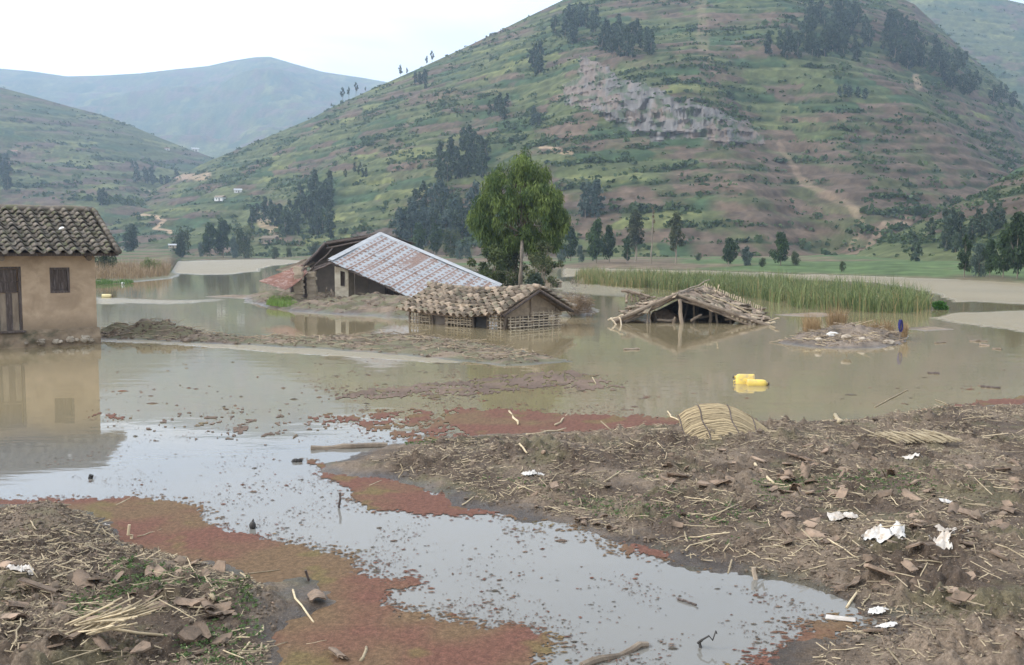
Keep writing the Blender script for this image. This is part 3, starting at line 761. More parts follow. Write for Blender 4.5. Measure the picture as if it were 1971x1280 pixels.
# ---------------------------------------------------------------- floating water fern and scum
def build_weed():
    regs = [([(-900, 952), (0, 961), (140, 961), (250, 957), (330, 962), (390, 977), (397, 1000), (440, 1024), (520, 1040), (600, 1052), (660, 1065), (690, 1090), (700, 1112), (790, 1115), (802, 1127), (745, 1140), (733, 1165),
              (770, 1185), (850, 1193), (930, 1205), (1010, 1212), (1062, 1235), (1050, 1262), (1010, 1300), (980, 1560), (900, 3000), (-1800, 3000)], 1.0, 0.10, 0),
            ([(560, 802), (700, 793), (800, 787), (950, 784), (1100, 796), (1200, 801), (1310, 802), (1310, 828), (1150, 836), (900, 850), (760, 856), (720, 832), (640, 818)], 0.45, 0.55, 1),
            ([(840, 800), (950, 786), (1100, 797), (1310, 803), (1310, 830), (1100, 836), (900, 846)], 0.9, 0.25, 1),
            ([(595, 885), (640, 900), (700, 918), (790, 926), (840, 952), (905, 980), (965, 986), (905, 993), (800, 990), (705, 980), (682, 955), (655, 935), (610, 905)], 1.0, 0.12, 1),
            ([(610, 770), (700, 748), (850, 735), (1000, 720), (1100, 710), (1195, 735), (1180, 752), (1050, 747), (900, 762), (750, 766)], 0.62, 0.8, 2),
            ([(1690, 806), (1780, 788), (1900, 770), (1990, 762), (1990, 782), (1850, 798), (1740, 812)], 1.0, 0.2, 1),
            ([(1570, 1200), (1660, 1190), (1610, 1225), (1550, 1300), (1420, 1300), (1480, 1270), (1535, 1238)], 1.0, 0.10, 1),
            ([(960, 984), (1100, 1010), (1250, 1060), (1310, 1086), (1240, 1073), (1100, 1027), (960, 998)], 0.6, 0.2, 0),
            ([(1180, 1020), (1270, 1058), (1290, 1075), (1240, 1070)], 1.0, 0.1, 1),
            ([(390, 790), (560, 800), (640, 830), (470, 850), (330, 840), (250, 815)], 0.2, 0.75, 2),
            ([(180, 790), (230, 795), (240, 808), (180, 806)], 0.5, 0.5, 1)]
    nr, nc = 480, 900
    X, Y = near_grid(nr, nc, 1480, 700)
    fine = fbm(X / .35, Y / .5, 4, 301, 0.6); vf = fbm(X / .07, Y / .09, 2, 303)
    fld = np.full(X.shape, -9.0); kind = np.zeros(X.shape)
    for P, dens, lace, k in regs:
        sd = sdpoly(X, Y, wpoly(P))
        v = np.minimum(sd / 0.25, 1.2) * dens + (fine * 1.3 + vf * 0.9) * (lace + 0.32) - (1 - dens) * 0.7
        kind = np.where(v > fld, k, kind); fld = np.maximum(fld, v)
    Z = 0.006 + 0.0015 * np.clip(vf + 0.3, 0, 1) + 0.004 * np.clip(fld, 0, 1)
    t = sstep(-0.3, 0.35, fbm(X / 1.3, Y / 1.3, 3, 305) + 0.35 * (kind == 1) - 0.1)[..., None]
    red = np.array((0.142, 0.066, 0.046)); och = np.array((0.142, 0.090, 0.050)); bro = np.array((0.15, 0.105, 0.08))
    col = och * (1 - t) + red * t
    col = np.where((kind == 2)[..., None], bro * (0.8 + 0.3 * t), col)
    ol = sstep(0.25, 0.5, fbm(X / .7, Y / .7, 3, 307))[..., None] * 0.5
    col = col * (1 - ol) + np.array((0.135, 0.115, 0.04)) * ol
    col = col * (1 + 0.30 * fbm(X / .05, Y / .05, 2, 309)[..., None])
    Fq = gridfaces(nr, nc); ok = (fld.ravel()[Fq] > 0).sum(1) >= 3
    used, inv = np.unique(Fq[ok], return_inverse=True)
    m = mat('floating_fern', (0.62, 0.62, 0.6), (1.25, 1.25, 1.25), 60, 0.9, 0.5, 90, attr=True, rnd=0, spec=0.2, contrast=(0.3, 0.7))
    M['fern'] = m
    o = put('floating_weed', mk_mesh('floating_weed', np.stack([X, Y, Z], -1).reshape(-1, 3)[used], inv.reshape(-1, 4), m, True, col.reshape(-1, 3)[used]))
    tag(o, 'red and ochre mats of tiny water fern along the banks', 'water weed', kind='stuff')
    # loose scraps, thickest just outside the edges of the mats
    pts, rad, cc = [], [], []
    band = np.argwhere((fld > -0.75) & (fld < 0.0) & (kind < 2)); band = band[RNG.choice(len(band), min(len(band), 6500), replace=False)]
    for i, j in band:
        if RNG.random() < np.exp(fld[i, j] * 3.0):
            pts.append(np.array([X[i, j] + RNG.normal(0, .02), Y[i, j] + RNG.normal(0, .03)])); rad.append(RNG.uniform(.006, .017)); cc.append(col[i, j] * RNG.uniform(.75, 1.2))
    area = [([(190, 790), (560, 780), (760, 850), (600, 880), (700, 960), (960, 1000), (1250, 1080), (1640, 1180), (1500, 1300), (1000, 1300), (740, 1160), (500, 1040), (390, 990), (250, 950), (60, 900)], 5200, 0.0048),
            ([(560, 720), (1180, 700), (1300, 800), (700, 800)], 1500, 0.009), ([(1250, 760), (1971, 700), (1971, 770), (1400, 800)], 60, 0.014), ([(190, 640), (1100, 700), (1180, 760), (560, 790), (190, 790)], 240, 0.016)]
    for P, n, r in area:
        P = np.array(P, float); lo, hi = P.min(0), P.max(0)
        k = 0
        while k < n:
            q = RNG.uniform(lo, hi, (4000, 2)); q = q[sdpoly(q[:, 0], q[:, 1], P) > 0]
            w = np.array([at(a, b)[:2] for a, b in q])
            keep = fbm(w[:, 0] / .9, w[:, 1] / 1.4, 3, 311) + RNG.normal(0, .18, len(w)) > 0.12
            for a in w[keep][:n - k]:
                pts.append(a); rad.append(r * RNG.lognormal(0, .55)); cc.append((red if RNG.random() < .22 else bro if RNG.random() < .6 else np.array((0.09, 0.075, 0.058))) * RNG.uniform(.7, 1.2)); k += 1
    V, Fc, C = [], [], []
    for p, r, c in zip(pts, rad, cc):
        n = 6; o_ = len(V); a0 = RNG.uniform(0, 6.28); ax = RNG.uniform(.9, 2.6)
        for i in range(n):
            a = a0 + i * 2 * math.pi / n; q = r * RNG.uniform(.5, 1.25)
            V.append((p[0] + math.cos(a) * q * ax, p[1] + math.sin(a) * q, 0.005)); C.append(c)
        V.append((p[0], p[1], 0.005 + min(r * .5, .02))); C.append(c)
        for i in range(n): Fc.append((o_ + i, o_ + (i + 1) % n, o_ + n))
    o = put('floating_scraps', mk_mesh('floating_scraps', np.array(V), np.array(Fc), m, False, np.array(C)))
    tag(o, 'loose specks of weed and litter drifting on the foreground water', 'water weed', kind='stuff')
build_weed()

# ---------------------------------------------------------------- haze in the valley air
def build_haze():
    V, Fc = box((0, 1950, 300), (5600, 4100, 600))
    V[:, 2] = np.where(V[:, 2] < 100, -4.0, 640.0)
    m = bpy.data.materials.new('valley_haze'); m.use_nodes = True
    nt = m.node_tree; nt.nodes.clear()
    out = nt.nodes.new('ShaderNodeOutputMaterial'); v = nt.nodes.new('ShaderNodeVolumePrincipled')
    v.inputs['Color'].default_value = (0.60, 0.77, 1.0, 1); v.inputs['Density'].default_value = 0.00026; v.inputs['Anisotropy'].default_value = 0.0
    nt.links.new(v.outputs[0], out.inputs['Volume'])
    o = put('haze', mk_mesh('haze', V, Fc, m)); tag(o, 'pale blue haze hanging over the valley', 'haze', kind='stuff')
build_haze()
# ================================================================ VEGETATION
def leaves_mesh(centers, dirs, length, width, cols, bend=0.0, quad=True):
    """many small leaf faces; centers, dirs (n,3), length/width arrays"""
    n = len(centers)
    d = dirs / (np.linalg.norm(dirs, axis=1, keepdims=True) + 1e-9)
    r = RNG.normal(size=(n, 3)); w = np.cross(d, r); w /= (np.linalg.norm(w, axis=1, keepdims=True) + 1e-9)
    L = (np.ones(n) * length)[:, None]; W = (np.ones(n) * width)[:, None]
    a = centers - d * L / 2; b = centers + w * W / 2; c = centers + d * L / 2; e = centers - w * W / 2
    V = np.stack([a, b, c, e], 1).reshape(-1, 3)
    Fq = np.arange(n * 4).reshape(n, 4)
    return V, Fq, np.repeat(cols, 4, 0)

def np_join(parts, mats_idx):
    V, Fq, C, MI, o = [], [], [], [], 0
    for (v, f, c), mi in zip(parts, mats_idx):
        f = np.array([(q + q[-1:])[:4] if len(q) == 3 else q[:4] for q in f]) if not isinstance(f, np.ndarray) else f
        V.append(v); Fq.append(f + o); C.append(c); MI.append(np.full(len(f), mi)); o += len(v)
    return np.concatenate(V), np.concatenate(Fq), np.concatenate(C), np.concatenate(MI)

def clump_leaves(cs, rs, n_each, droop, lenr, widr, colA, colB, dark=0.45):
    """leaves scattered over and through ellipsoidal clumps"""
    P, D, C = [], [], []
    allc = np.array(cs); mid = allc.mean(0)
    for c, r in zip(cs, rs):
        n = int(n_each)
        u = RNG.normal(size=(n, 3)); u /= np.linalg.norm(u, axis=1, keepdims=True)
        q = u * (RNG.random((n, 1)) ** 0.45) * np.asarray(r)
        P.append(q + c)
        D.append(u * (1 - droop) + np.array([0, 0, -1.0]) * droop + RNG.normal(0, .25, (n, 3)))
        t = np.clip(RNG.normal(0.45, .25, (n, 1)) + 0.30 * RNG.normal(), 0, 1)
        C.append(np.asarray(colA) * (1 - t) + np.asarray(colB) * t)
    P, D, C = np.concatenate(P), np.concatenate(D), np.concatenate(C)
    n = len(P)
    return leaves_mesh(P, D, RNG.uniform(lenr[0], lenr[1], n), RNG.uniform(widr[0], widr[1], n), C)

def crown_clumps(h, w, base, n, shape='euc', seed=0):
    rr = np.random.default_rng(seed)
    cs, rs = [], []
    for i in range(n):
        t = (i + rr.uniform(0, 1)) / n
        z = base + (h - base) * t
        prof = {'euc': math.sin(math.pi * min(1, 0.18 + 0.80 * t)) ** 0.8, 'cone': (1 - t) ** 0.7 * 0.95 + 0.08, 'round': math.sin(math.pi * (0.12 + 0.8 * t)) ** 0.6}[shape]
        R = w / 2 * prof
        a = rr.uniform(0, 2 * math.pi); q = R * rr.uniform(0.15, 0.85)
        k = w * rr.uniform(0.13, 0.23)
        cs.append((math.cos(a) * q, math.sin(a) * q, z)); rs.append((k, k, k * rr.uniform(0.9, 1.6)))
    return cs, rs

def tree_meshes(h, w, base, n_cl, n_lf, lenr, widr, colA, colB, shape='euc', seed=0, droop=0.55, tr=0.02, split=True):
    cs, rs = crown_clumps(h, w, base, n_cl, shape, seed)
    lv = clump_leaves(cs, rs, n_lf, droop, lenr, widr, colA, colB)
    rr = np.random.default_rng(seed + 1)
    tp = [np.array([rr.normal(0, .012 * h) * (i > 0), rr.normal(0, .012 * h) * (i > 0), h * 0.92 * i / 5 - (0.25 if i == 0 else 0)]) for i in range(6)]
    tubes = [polytube(tp, [tr * h * (1 - 0.85 * i / 5) for i in range(6)], 6)]
    for c in cs[::max(1, len(cs) // 7)]:
        c = np.array(c); k = min(4, max(1, int((c[2] / h) * 5 - 1)))
        tubes.append(polytube([tp[k], (tp[k] + c) / 2 + np.array([0, 0, -.02 * h]), c], [tr * h * .4, tr * h * .25, tr * h * .08], 4))
    tv, tf = join(tubes)
    if split:
        return mk_mesh('crown', lv[0], lv[1], M['leaf'], False, lv[2]), mk_mesh('trunk', tv, tf, M['bark'])
    tf4 = [q for q in tf if len(q) == 4]
    V, Fq, C, MI = np_join([lv, (tv, np.array(tf4), np.full((len(tv), 3), .2))], [0, 1])
    return mk_mesh('tree', V, Fq, [M['leaf'], M['bark']], False, C, mat_idx=MI)

G_DK, G_MD, G_BL, G_YL, G_OL = (0.026, 0.048, 0.022), (0.06, 0.10, 0.032), (0.115, 0.155, 0.125), (0.15, 0.19, 0.05), (0.085, 0.10, 0.04)

# ---------------------------------------------------------------- the tall tree behind the tile-roofed hut
def big_tree():
    Yt = 62.0
    b = atY(1003, 560, Yt); base = np.array([b[0], Yt, 0.25])
    t = thing('eucalyptus_tree', 'tall leafy tree with drooping bright green crown behind the tile-roofed hut', 'tree', base)
    def loc(x, y, dy=0.0):
        return atY(x, y, Yt + dy) - base
    lobes = [(940, 452, 20, 24), (1062, 462, 22, 24), (978, 472, 22, 18), (1030, 476, 22, 18), (1002, 322, 34, 34), (935, 385, 22, 30), (1068, 390, 22, 30), (918, 425, 16, 26), (1080, 425, 16, 30), (960, 350, 26, 30), (1045, 352, 26, 30),  (985, 345, 30, 30), (1022, 345, 30, 32), (1000, 372, 48, 34), (960, 372, 26, 40), (1044, 380, 28, 40), (945, 405, 24, 36), (1062, 412, 24, 40), (985, 412, 44, 36), (1030, 418, 40, 36),
             (928, 428, 20, 28), (950, 445, 28, 28), (1070, 440, 18, 32), (1045, 452, 34, 30), (990, 452, 40, 30), (1020, 462, 34, 24), (965, 462, 26, 20), (1000, 400, 44, 60), (975, 385, 30, 30), (1030, 390, 30, 30)]
    P = []; rr = []
    for x, y, rx, ry in lobes:
        for k in range(7):
            a, q = RNG.uniform(0, 6.28), RNG.uniform(0.2, 0.95)
            d = RNG.uniform(-1, 1) * rx / pxm(Yt) * 1.1
            P.append(loc(x + math.cos(a) * q * rx * .8, y + math.sin(a) * q * ry * .8, d)); rr.append((RNG.uniform(.32, .6), RNG.uniform(.32, .6), RNG.uniform(.45, .85)))
    # leaf tones vary at random by leaf and clump, dark to yellow-green
    lv = clump_leaves(P, rr, 190, 0.72, (.22, .42), (.035, .065), (0.040, 0.072, 0.020), (0.165, 0.215, 0.055))
    crown = put('crown', mk_mesh('crown', lv[0], lv[1], M['leaf'], False, lv[2]), t)
    tr = [loc(1001, 575) * [1, 0, 0] + [0, -1.9, -.4], loc(1002, 530, -1.9), loc(1004, 490, -1.6), loc(1006, 450, -.4), loc(1004, 400), loc(1002, 350), loc(1002, 310)]
    part('trunk', polytube(tr, [.15, .13, .11, .10, .08, .05, .03], 9), M['bark'], t, True)
    tr2 = [loc(994, 575) * [1, 0, 0] + [0, .2, -.4], loc(992, 530, .3), loc(996, 490, .3), loc(990, 450, .4), loc(975, 410, .5)]
    part('second_stem', polytube(tr2, [.12, .10, .085, .06, .03], 7), M['bark'], t, True)
    br = []
    for i in range(0, len(P), 5):
        k = 3 + int(RNG.integers(0, 3)); a = np.array(tr[k]); c = np.array(P[i])
        br.append(polytube([a, (a + c) / 2 + [0, 0, .2], c], [.05, .03, .012], 5))
    part('branches', join(br), M['twig'], t)
big_tree()

def shrub(name, label, x, y, Y, z, w, h, colA, colB, n=22, lf=110, leaf=(.10, .2), wid=(.05, .1), droop=.2, group=None, cat='shrub'):
    p = atY(x, y, Y)
    t = thing(name, label, cat, (p[0], Y, z), group=group)
    cs, rs = [], []
    for i in range(n):
        a, q, zz = RNG.uniform(0, 6.28), math.sqrt(RNG.random()), RNG.random()
        R = w / 2 * math.sin(math.pi * (.25 + .65 * zz))
        cs.append((math.cos(a) * q * R, math.sin(a) * q * R, h * (.12 + .78 * zz))); k = w * RNG.uniform(.08, .16); rs.append((k, k, k))
    lv = clump_leaves(cs, rs, lf, droop, leaf, wid, colA, colB)
    put('foliage', mk_mesh('foliage', lv[0], lv[1], M['leaf'], False, lv[2]), t)
    st = [polytube([(RNG.normal(0, .04 * w), RNG.normal(0, .04 * w), -.2), (np.array(c) * [.5, .5, .6]), c], [.03, .02, .008], 4) for c in cs[::3]]
    part('stems', join(st), M['bark'], t)
    return t

shrub('shrub', 'broad-leaved green shrub left of the tall tree trunk, behind the tin roof end', 940, 500, 58, .3, 2.6, 3.0, (0.045, 0.07, 0.028), (0.14, 0.17, 0.06), 34, 150)
shrub('shrub', 'thin twiggy shrub right of the tall tree trunk', 1045, 500, 59, .3, 2.3, 3.2, (0.05, 0.07, 0.03), (0.15, 0.16, 0.07), 30, 90, group=None)
shrub('shrub', 'dark undergrowth directly around the foot of the tall tree', 978, 540, 62.5, .25, 3.4, 2.6, (0.035, 0.05, 0.025), (0.10, 0.115, 0.05), 40, 110)
shrub('shrub', 'low bluish-green shrub at the right foot of the tall tree', 1030, 545, 57, .25, 1.6, 1.3, (0.06, 0.085, 0.055), (0.13, 0.17, 0.12), 20, 100)

# ---------------------------------------------------------------- trees on the valley floor, each with crown and trunk
PROTO = {}
def proto(kind):
    if kind in PROTO: return PROTO[kind]
    k, v = kind
    args = {'euc': (1.0, .66, .24, 26, 105, (.06, .10), (.024, .042), G_DK, G_MD, 'euc'), 'slim': (1.0, .42, .20, 20, 95, (.055, .09), (.022, .036), G_DK, G_MD, 'euc'),
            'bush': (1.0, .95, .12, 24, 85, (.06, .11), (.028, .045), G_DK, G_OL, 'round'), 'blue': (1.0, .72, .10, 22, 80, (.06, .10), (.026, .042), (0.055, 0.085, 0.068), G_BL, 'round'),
            'yel': (1.0, 1.5, .05, 26, 90, (.07, .12), (.035, .055), (0.09, 0.13, 0.04), (0.20, 0.235, 0.08), 'round'), 'thin': (1.0, .46, .36, 16, 80, (.055, .09), (.02, .036), (0.05, 0.065, 0.032), (0.10, 0.105, 0.05), 'euc'),
            'snag': (1.0, .12, .55, 7, 22, (.03, .05), (.012, .018), (0.12, 0.10, 0.05), (0.2, 0.15, 0.08), 'euc')}[k]
    PROTO[kind] = tree_meshes(*args, seed=hash_s(k) % 97 + v * 13, tr=.014 if k == 'snag' else .018)
    return PROTO[kind]

def hash_s(s):
    return sum(ord(c) * (i + 3) for i, c in enumerate(s))
VT = [  # x, height px, depth, kind, width factor, label
    (252, 50, 300, 'blue', 1.25, 'blue-green bushy tree just right of the mud house roof'), (290, 28, 118, 'yel', 1, 'low yellow-green flowering bush above the brown reeds'),
    (349, 50, 325, 'bush', .85, 'round dark tree standing alone between the mud house and the tree clump'), (405, 60, 335, 'euc', .9, 'left tree of the dark eucalyptus clump beyond the white water'),
    (430, 68, 340, 'euc', .8, 'tallest tree of the dark eucalyptus clump beyond the white water'), (470, 58, 336, 'bush', .75, 'rightmost tree of the dark clump beyond the white water'),
    (451, 40, 330, 'blue', .8, 'bluish young tree inside the clump beyond the white water'), (387, 26, 345, 'blue', .9, 'small bluish sapling left of the dark eucalyptus clump'),
    (530, 20, 325, 'bush', .9, 'smallest bush left of the tin roof on the far shore'), (556, 17, 330, 'bush', .9, 'second small bush left of the tin roof on the far shore'), (605, 24, 330, 'bush', 1, 'round bush just above the left edge of the tin roof'),
    (627, 26, 320, 'blue', 1, 'bluish bush just above the dark open gable'), (806, 60, 260, 'euc', .85, 'dark tree behind the ridge of the tin roof, left of two'), (838, 58, 258, 'euc', .85, 'dark tree behind the ridge of the tin roof, right of two'),
    (884, 34, 225, 'blue', .9, 'pale bluish sapling left of the tall tree'), (901, 30, 224, 'blue', .9, 'pale bluish sapling touching the left of the tall tree'), (868, 50, 240, 'bush', .8, 'olive bush between the tin roof ridge and the tall tree'),
    (1098, 62, 200, 'euc', 1, 'dark rounded tree first to the right of the tall tree'), (1082, 34, 190, 'blue', .8, 'bluish sapling at the right edge of the tall tree'), (1118, 32, 188, 'blue', .7, 'bluish sapling between the two dark trees right of the tall tree'),
    (1148, 78, 180, 'euc', .9, 'tall olive eucalyptus with pale trunk left of the bare pole tree'), (1172, 66, 182, 'euc', .8, 'eucalyptus touching the tall olive one, on its right'), (1207, 50, 178, 'slim', 1, 'slender tree below the leaning crown by the bare pole tree'),
    (1222, 92, 190, 'thin', 1.2, 'sparse tree with high crown just left of the bare pole tree'), (1255, 112, 172, 'snag', 1, 'tall bare pole-like trunk with hardly any leaves'), (1299, 94, 172, 'thin', 1, 'high-crowned tree with thin bare trunk right of the bare pole tree'),
    (1345, 14, 195, 'bush', 1, 'tiny round bush on the green field right of the high-crowned tree'), (1404, 50, 158, 'euc', 1.2, 'bushy dark tree above the middle of the reed bed'), (1438, 36, 157, 'blue', 1.1, 'lower bluish tree joined to the bushy one above the reed bed'),
    (1503, 60, 152, 'euc', 1.05, 'leafy tree with split crown above the reed bed'), (1531, 26, 150, 'bush', .9, 'small bush right of the split-crown tree'), (1468, 16, 150, 'bush', 1, 'dry small bush between two leafy trees above the reed bed'),
    (1622, 18, 125, 'bush', .8, 'lone small bush at the edge of the far white water'), (1858, 78, 101, 'slim', .9, 'slender tree left of the right-hand shore clump'), (1886, 62, 99, 'blue', .8, 'bluish tree of the right-hand shore clump'),
    (1907, 66, 98, 'euc', .8, 'middle dark tree of the right-hand shore clump'), (1932, 84, 96, 'euc', .8, 'tall dark tree near the right edge of the photo'), (1958, 118, 94, 'euc', .75, 'tallest dark tree at the right edge of the photo'), (1990, 112, 93, 'euc', .8, 'dark tree cut by the right edge of the photo'),
    (700, 22, 300, 'bush', 1, 'little bush behind the apex of the tin roof'), (205, 55, 118, 'bush', .9, 'dark bush half hidden behind the mud house corner')]
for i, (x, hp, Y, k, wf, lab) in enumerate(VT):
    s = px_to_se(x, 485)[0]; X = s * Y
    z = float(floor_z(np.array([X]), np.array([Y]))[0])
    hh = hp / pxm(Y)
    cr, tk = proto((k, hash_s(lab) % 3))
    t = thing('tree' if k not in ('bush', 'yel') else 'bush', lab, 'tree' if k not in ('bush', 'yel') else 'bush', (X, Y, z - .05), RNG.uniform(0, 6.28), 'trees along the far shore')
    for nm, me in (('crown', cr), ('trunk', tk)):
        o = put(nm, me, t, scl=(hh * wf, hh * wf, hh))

# ---------------------------------------------------------------- groves on the hillsides
HT = [tree_meshes(1.0, .50, .12, 16, 26, (.09, .16), (.04, .07), (0.026, 0.044, 0.026), (0.066, 0.092, 0.050), 'euc', 400 + i, tr=.016, split=False) for i in range(4)]
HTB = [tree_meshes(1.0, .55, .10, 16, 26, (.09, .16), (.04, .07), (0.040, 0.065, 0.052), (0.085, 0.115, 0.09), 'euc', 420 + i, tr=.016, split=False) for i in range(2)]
HTS = [tree_meshes(1.0, .42, .5, 9, 22, (.08, .14), (.03, .06), (0.020, 0.034, 0.020), (0.045, 0.065, 0.036), 'euc', 440 + i, tr=.014, split=False) for i in range(2)]
GROVES = [(H_MAIN, [(545, 440), (548, 400), (590, 350), (635, 335), (640, 380), (636, 445)], 30, (10, 14), HT, 'eucalyptus in the dark grove above the open gable'),
          (H_MAIN, [(478, 432), (500, 395), (540, 392), (540, 430)], 10, (9, 12), HT, 'tree in the lower left end of the dark grove above the white water'),
          (H_MAIN, [(835, 345), (850, 290), (885, 262), (905, 268), (950, 305), (945, 330), (900, 330)], 22, (9, 13), HT, 'tree in the grove on the slope upper left of the tall tree'),
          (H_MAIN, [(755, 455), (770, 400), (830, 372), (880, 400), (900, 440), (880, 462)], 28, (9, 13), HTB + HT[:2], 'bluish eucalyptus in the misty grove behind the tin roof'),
          (H_MAIN, [(1050, 60), (1090, 22), (1140, 25), (1220, 50), (1262, 90), (1268, 122), (1225, 112), (1130, 75)], 40, (10, 14), HT, 'tree in the grove along the top of the rock face'),
          (H_MAIN, [(1010, 132), (1025, 92), (1045, 100), (1045, 132)], 7, (9, 12), HT, 'tree in the small clump upper left of the rock face'),
          (H_MAIN, [(1545, 88), (1550, 20), (1600, -10), (1640, 10), (1680, 60), (1660, 105), (1600, 95)], 38, (11, 15), HT, 'tree in the tall grove near the top of the hill, left of two'),
          (H_MAIN, [(1470, 90), (1500, 62), (1545, 75), (1600, 100), (1590, 112), (1510, 108)], 14, (8, 12), HT, 'tree on the lower left fringe of the hilltop grove'),
          (H_MAIN, [(1690, 70), (1720, 28), (1770, 70), (1850, 105), (1890, 160), (1880, 178), (1800, 150), (1720, 105)], 46, (11, 15), HT, 'tree in the long grove slanting down from the hilltop'),
          (H_MAIN, [(1900, 185), (1920, 160), (1960, 185), (1950, 196)], 6, (9, 12), HT, 'tree at the lower right tip of the slanting grove'),
          (H_MAIN, [(935, 218), (945, 190), (970, 182), (992, 205), (985, 218)], 7, (7, 10), HT, 'tree in the round clump between the ridge and the rock face'),
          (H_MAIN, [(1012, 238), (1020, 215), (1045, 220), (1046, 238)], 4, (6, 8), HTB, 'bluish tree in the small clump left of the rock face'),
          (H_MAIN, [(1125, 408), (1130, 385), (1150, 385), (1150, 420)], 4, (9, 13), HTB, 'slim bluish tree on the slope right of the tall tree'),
          (H_MAIN, [(790, 158), (800, 138), (832, 140), (832, 160)], 6, (7, 10), HT, 'tree in the clump just below the ridge line'),
          (H_MAIN, [(655, 338), (670, 318), (705, 318), (710, 335)], 6, (4, 6), HT, 'low tree in the bushes above the grove left of centre'),
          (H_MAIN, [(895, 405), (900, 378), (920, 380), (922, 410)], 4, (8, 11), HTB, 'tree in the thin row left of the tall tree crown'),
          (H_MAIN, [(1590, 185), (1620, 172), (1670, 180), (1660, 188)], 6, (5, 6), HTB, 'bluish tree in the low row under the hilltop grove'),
          (H_RIGHT, [(1738, 490), (1750, 470), (1800, 425), (1840, 408), (1920, 405), (1925, 430), (1850, 470), (1800, 500)], 26, (4.2, 6.5), HT, 'dark tree in the grove on the near slope at right'),
          (H_LEFT, [(240, 340), (250, 310), (300, 330), (390, 345), (380, 360), (280, 355)], 16, (10, 15), HT, 'tree in the dark belt at the foot of the left hill'),
          (H_LEFT, [(-5, 360), (0, 300), (15, 320), (20, 360)], 6, (14, 20), HT, 'tree in the dark patch at the left edge of the photo'),
          (H_LEFT, [(180, 390), (188, 375), (200, 376), (200, 392)], 3, (9, 12), HT, 'tree beside the pale houses above the mud house roof')]
ORD = ['first', 'second', 'third', 'fourth', 'fifth', 'sixth', 'seventh']
for h, P, n, hr, protos, lab in GROVES:
    P = np.array(P, float); lo, hi = P.min(0), P.max(0); k = 0
    cand = RNG.uniform(lo, hi, (4000, 2)); cand = cand[sdpoly(cand[:, 0], cand[:, 1], P) > 0]
    chosen = []
    for c in cand:
        if all((c[0] - d[0]) ** 2 + ((c[1] - d[1]) * 1.3) ** 2 > 36 for d in chosen): chosen.append(c)
        if len(chosen) >= n: break
    chosen.sort(key=lambda q: q[0])
    for ci, c in enumerate(chosen):
        Hh = RNG.uniform(*hr) * .74
        p = hill_pt(h, c[0], c[1] + Hh * .45 * pxm(450 if h is H_MAIN else 200 if h is H_RIGHT else 800))
        o = put('hillside_tree', protos[int(RNG.integers(len(protos)))], None, p - [0, 0, .4], (0, 0, RNG.uniform(0, 6.28)), (Hh * RNG.uniform(.9, 1.3),) * 2 + (Hh,))
        one = lab if n > 7 else ORD[ci] + ' from the left: ' + lab
        tag(o, one, 'tree', lab.replace('tree in', 'trees of', 1).replace('eucalyptus in', 'eucalypts of', 1))
for x, y, hp, lab in [(660, 192, 28, 'leftmost thin tree of the row standing on the ridge'), (672, 188, 24, 'second thin tree of the row on the ridge'), (685, 183, 26, 'last tree of the row of three on the ridge'), (704, 176, 12, 'small lone tree right of the row on the ridge'),
                      (771, 152, 28, 'bent thin tree with one-sided crown on the ridge'), (783, 144, 16, 'short tree right of the bent one on the ridge'), (822, 126, 20, 'shorter of the two topmost trees on the ridge'), (831, 122, 26, 'taller of the two topmost trees on the ridge'), (638, 205, 10, 'tiny bush on the ridge line below the row of trees')]:
    p = hill_pt(H_MAIN, x, y + 3); hh = hp / pxm(p[1])
    tag(put('ridge_tree', HTS[int(RNG.integers(2))], None, p - [0, 0, .5], (0, 0, RNG.uniform(0, 6)), (hh * .9, hh * .9, hh)), lab, 'tree', 'thin trees on the ridge line')

# hedges and scrub on the terraces: too many to count
def hill_scrub():
    parts = []
    for h, n, sz in ((H_MAIN, 12000, (.5, 1.7)), (H_RIGHT, 900, (.4, 1.0)), (H_LEFT, 1800, (1.0, 2.8)), (H_UR, 800, (1.2, 3.0))):
        w = ((h.f < .22) * h.pres + .06) * (h.py > -60) * (h.px > -100) * (h.px < 2080)
        clus = sstep(-.1, .4, fbm(h.X / 45, h.Z / 18, 3, 501)); w = w * (.12 + clus)
        w[:3] = 0; w = (w / w.sum()).ravel()
        idx = RNG.choice(w.size, n, p=w)
        c = np.stack([h.X.ravel()[idx], h.Y.ravel()[idx], h.Z.ravel()[idx]], 1)
        r = RNG.uniform(sz[0], sz[1], n) * RNG.lognormal(0, .25, n)
        m = 7
        u = RNG.normal(size=(n, m, 3)); u /= np.linalg.norm(u, axis=2, keepdims=True); u[..., 2] = np.abs(u[..., 2])
        P = (c[:, None] + u * r[:, None, None] * np.array([1.5, 1.0, .8]) * .65).reshape(-1, 3)
        t = RNG.random((n, 1, 1)) * .7 + RNG.random((n, m, 1)) * .3
        C = (np.array((0.026, 0.046, 0.022)) * (1 - t) + np.array((0.085, 0.12, 0.045)) * t).reshape(-1, 3)
        parts.append(leaves_mesh(P, RNG.normal(size=P.shape), np.repeat(r, m) * .9, np.repeat(r, m) * .65, C))
    V, Fq, C, _ = np_join(parts, [0] * len(parts))
    tag(put('hillside_scrub', mk_mesh('hillside_scrub', V, Fq, M['leaf'], False, C)), 'hedges and scrub along the terraces of the hills', 'scrub', kind='stuff')
hill_scrub()

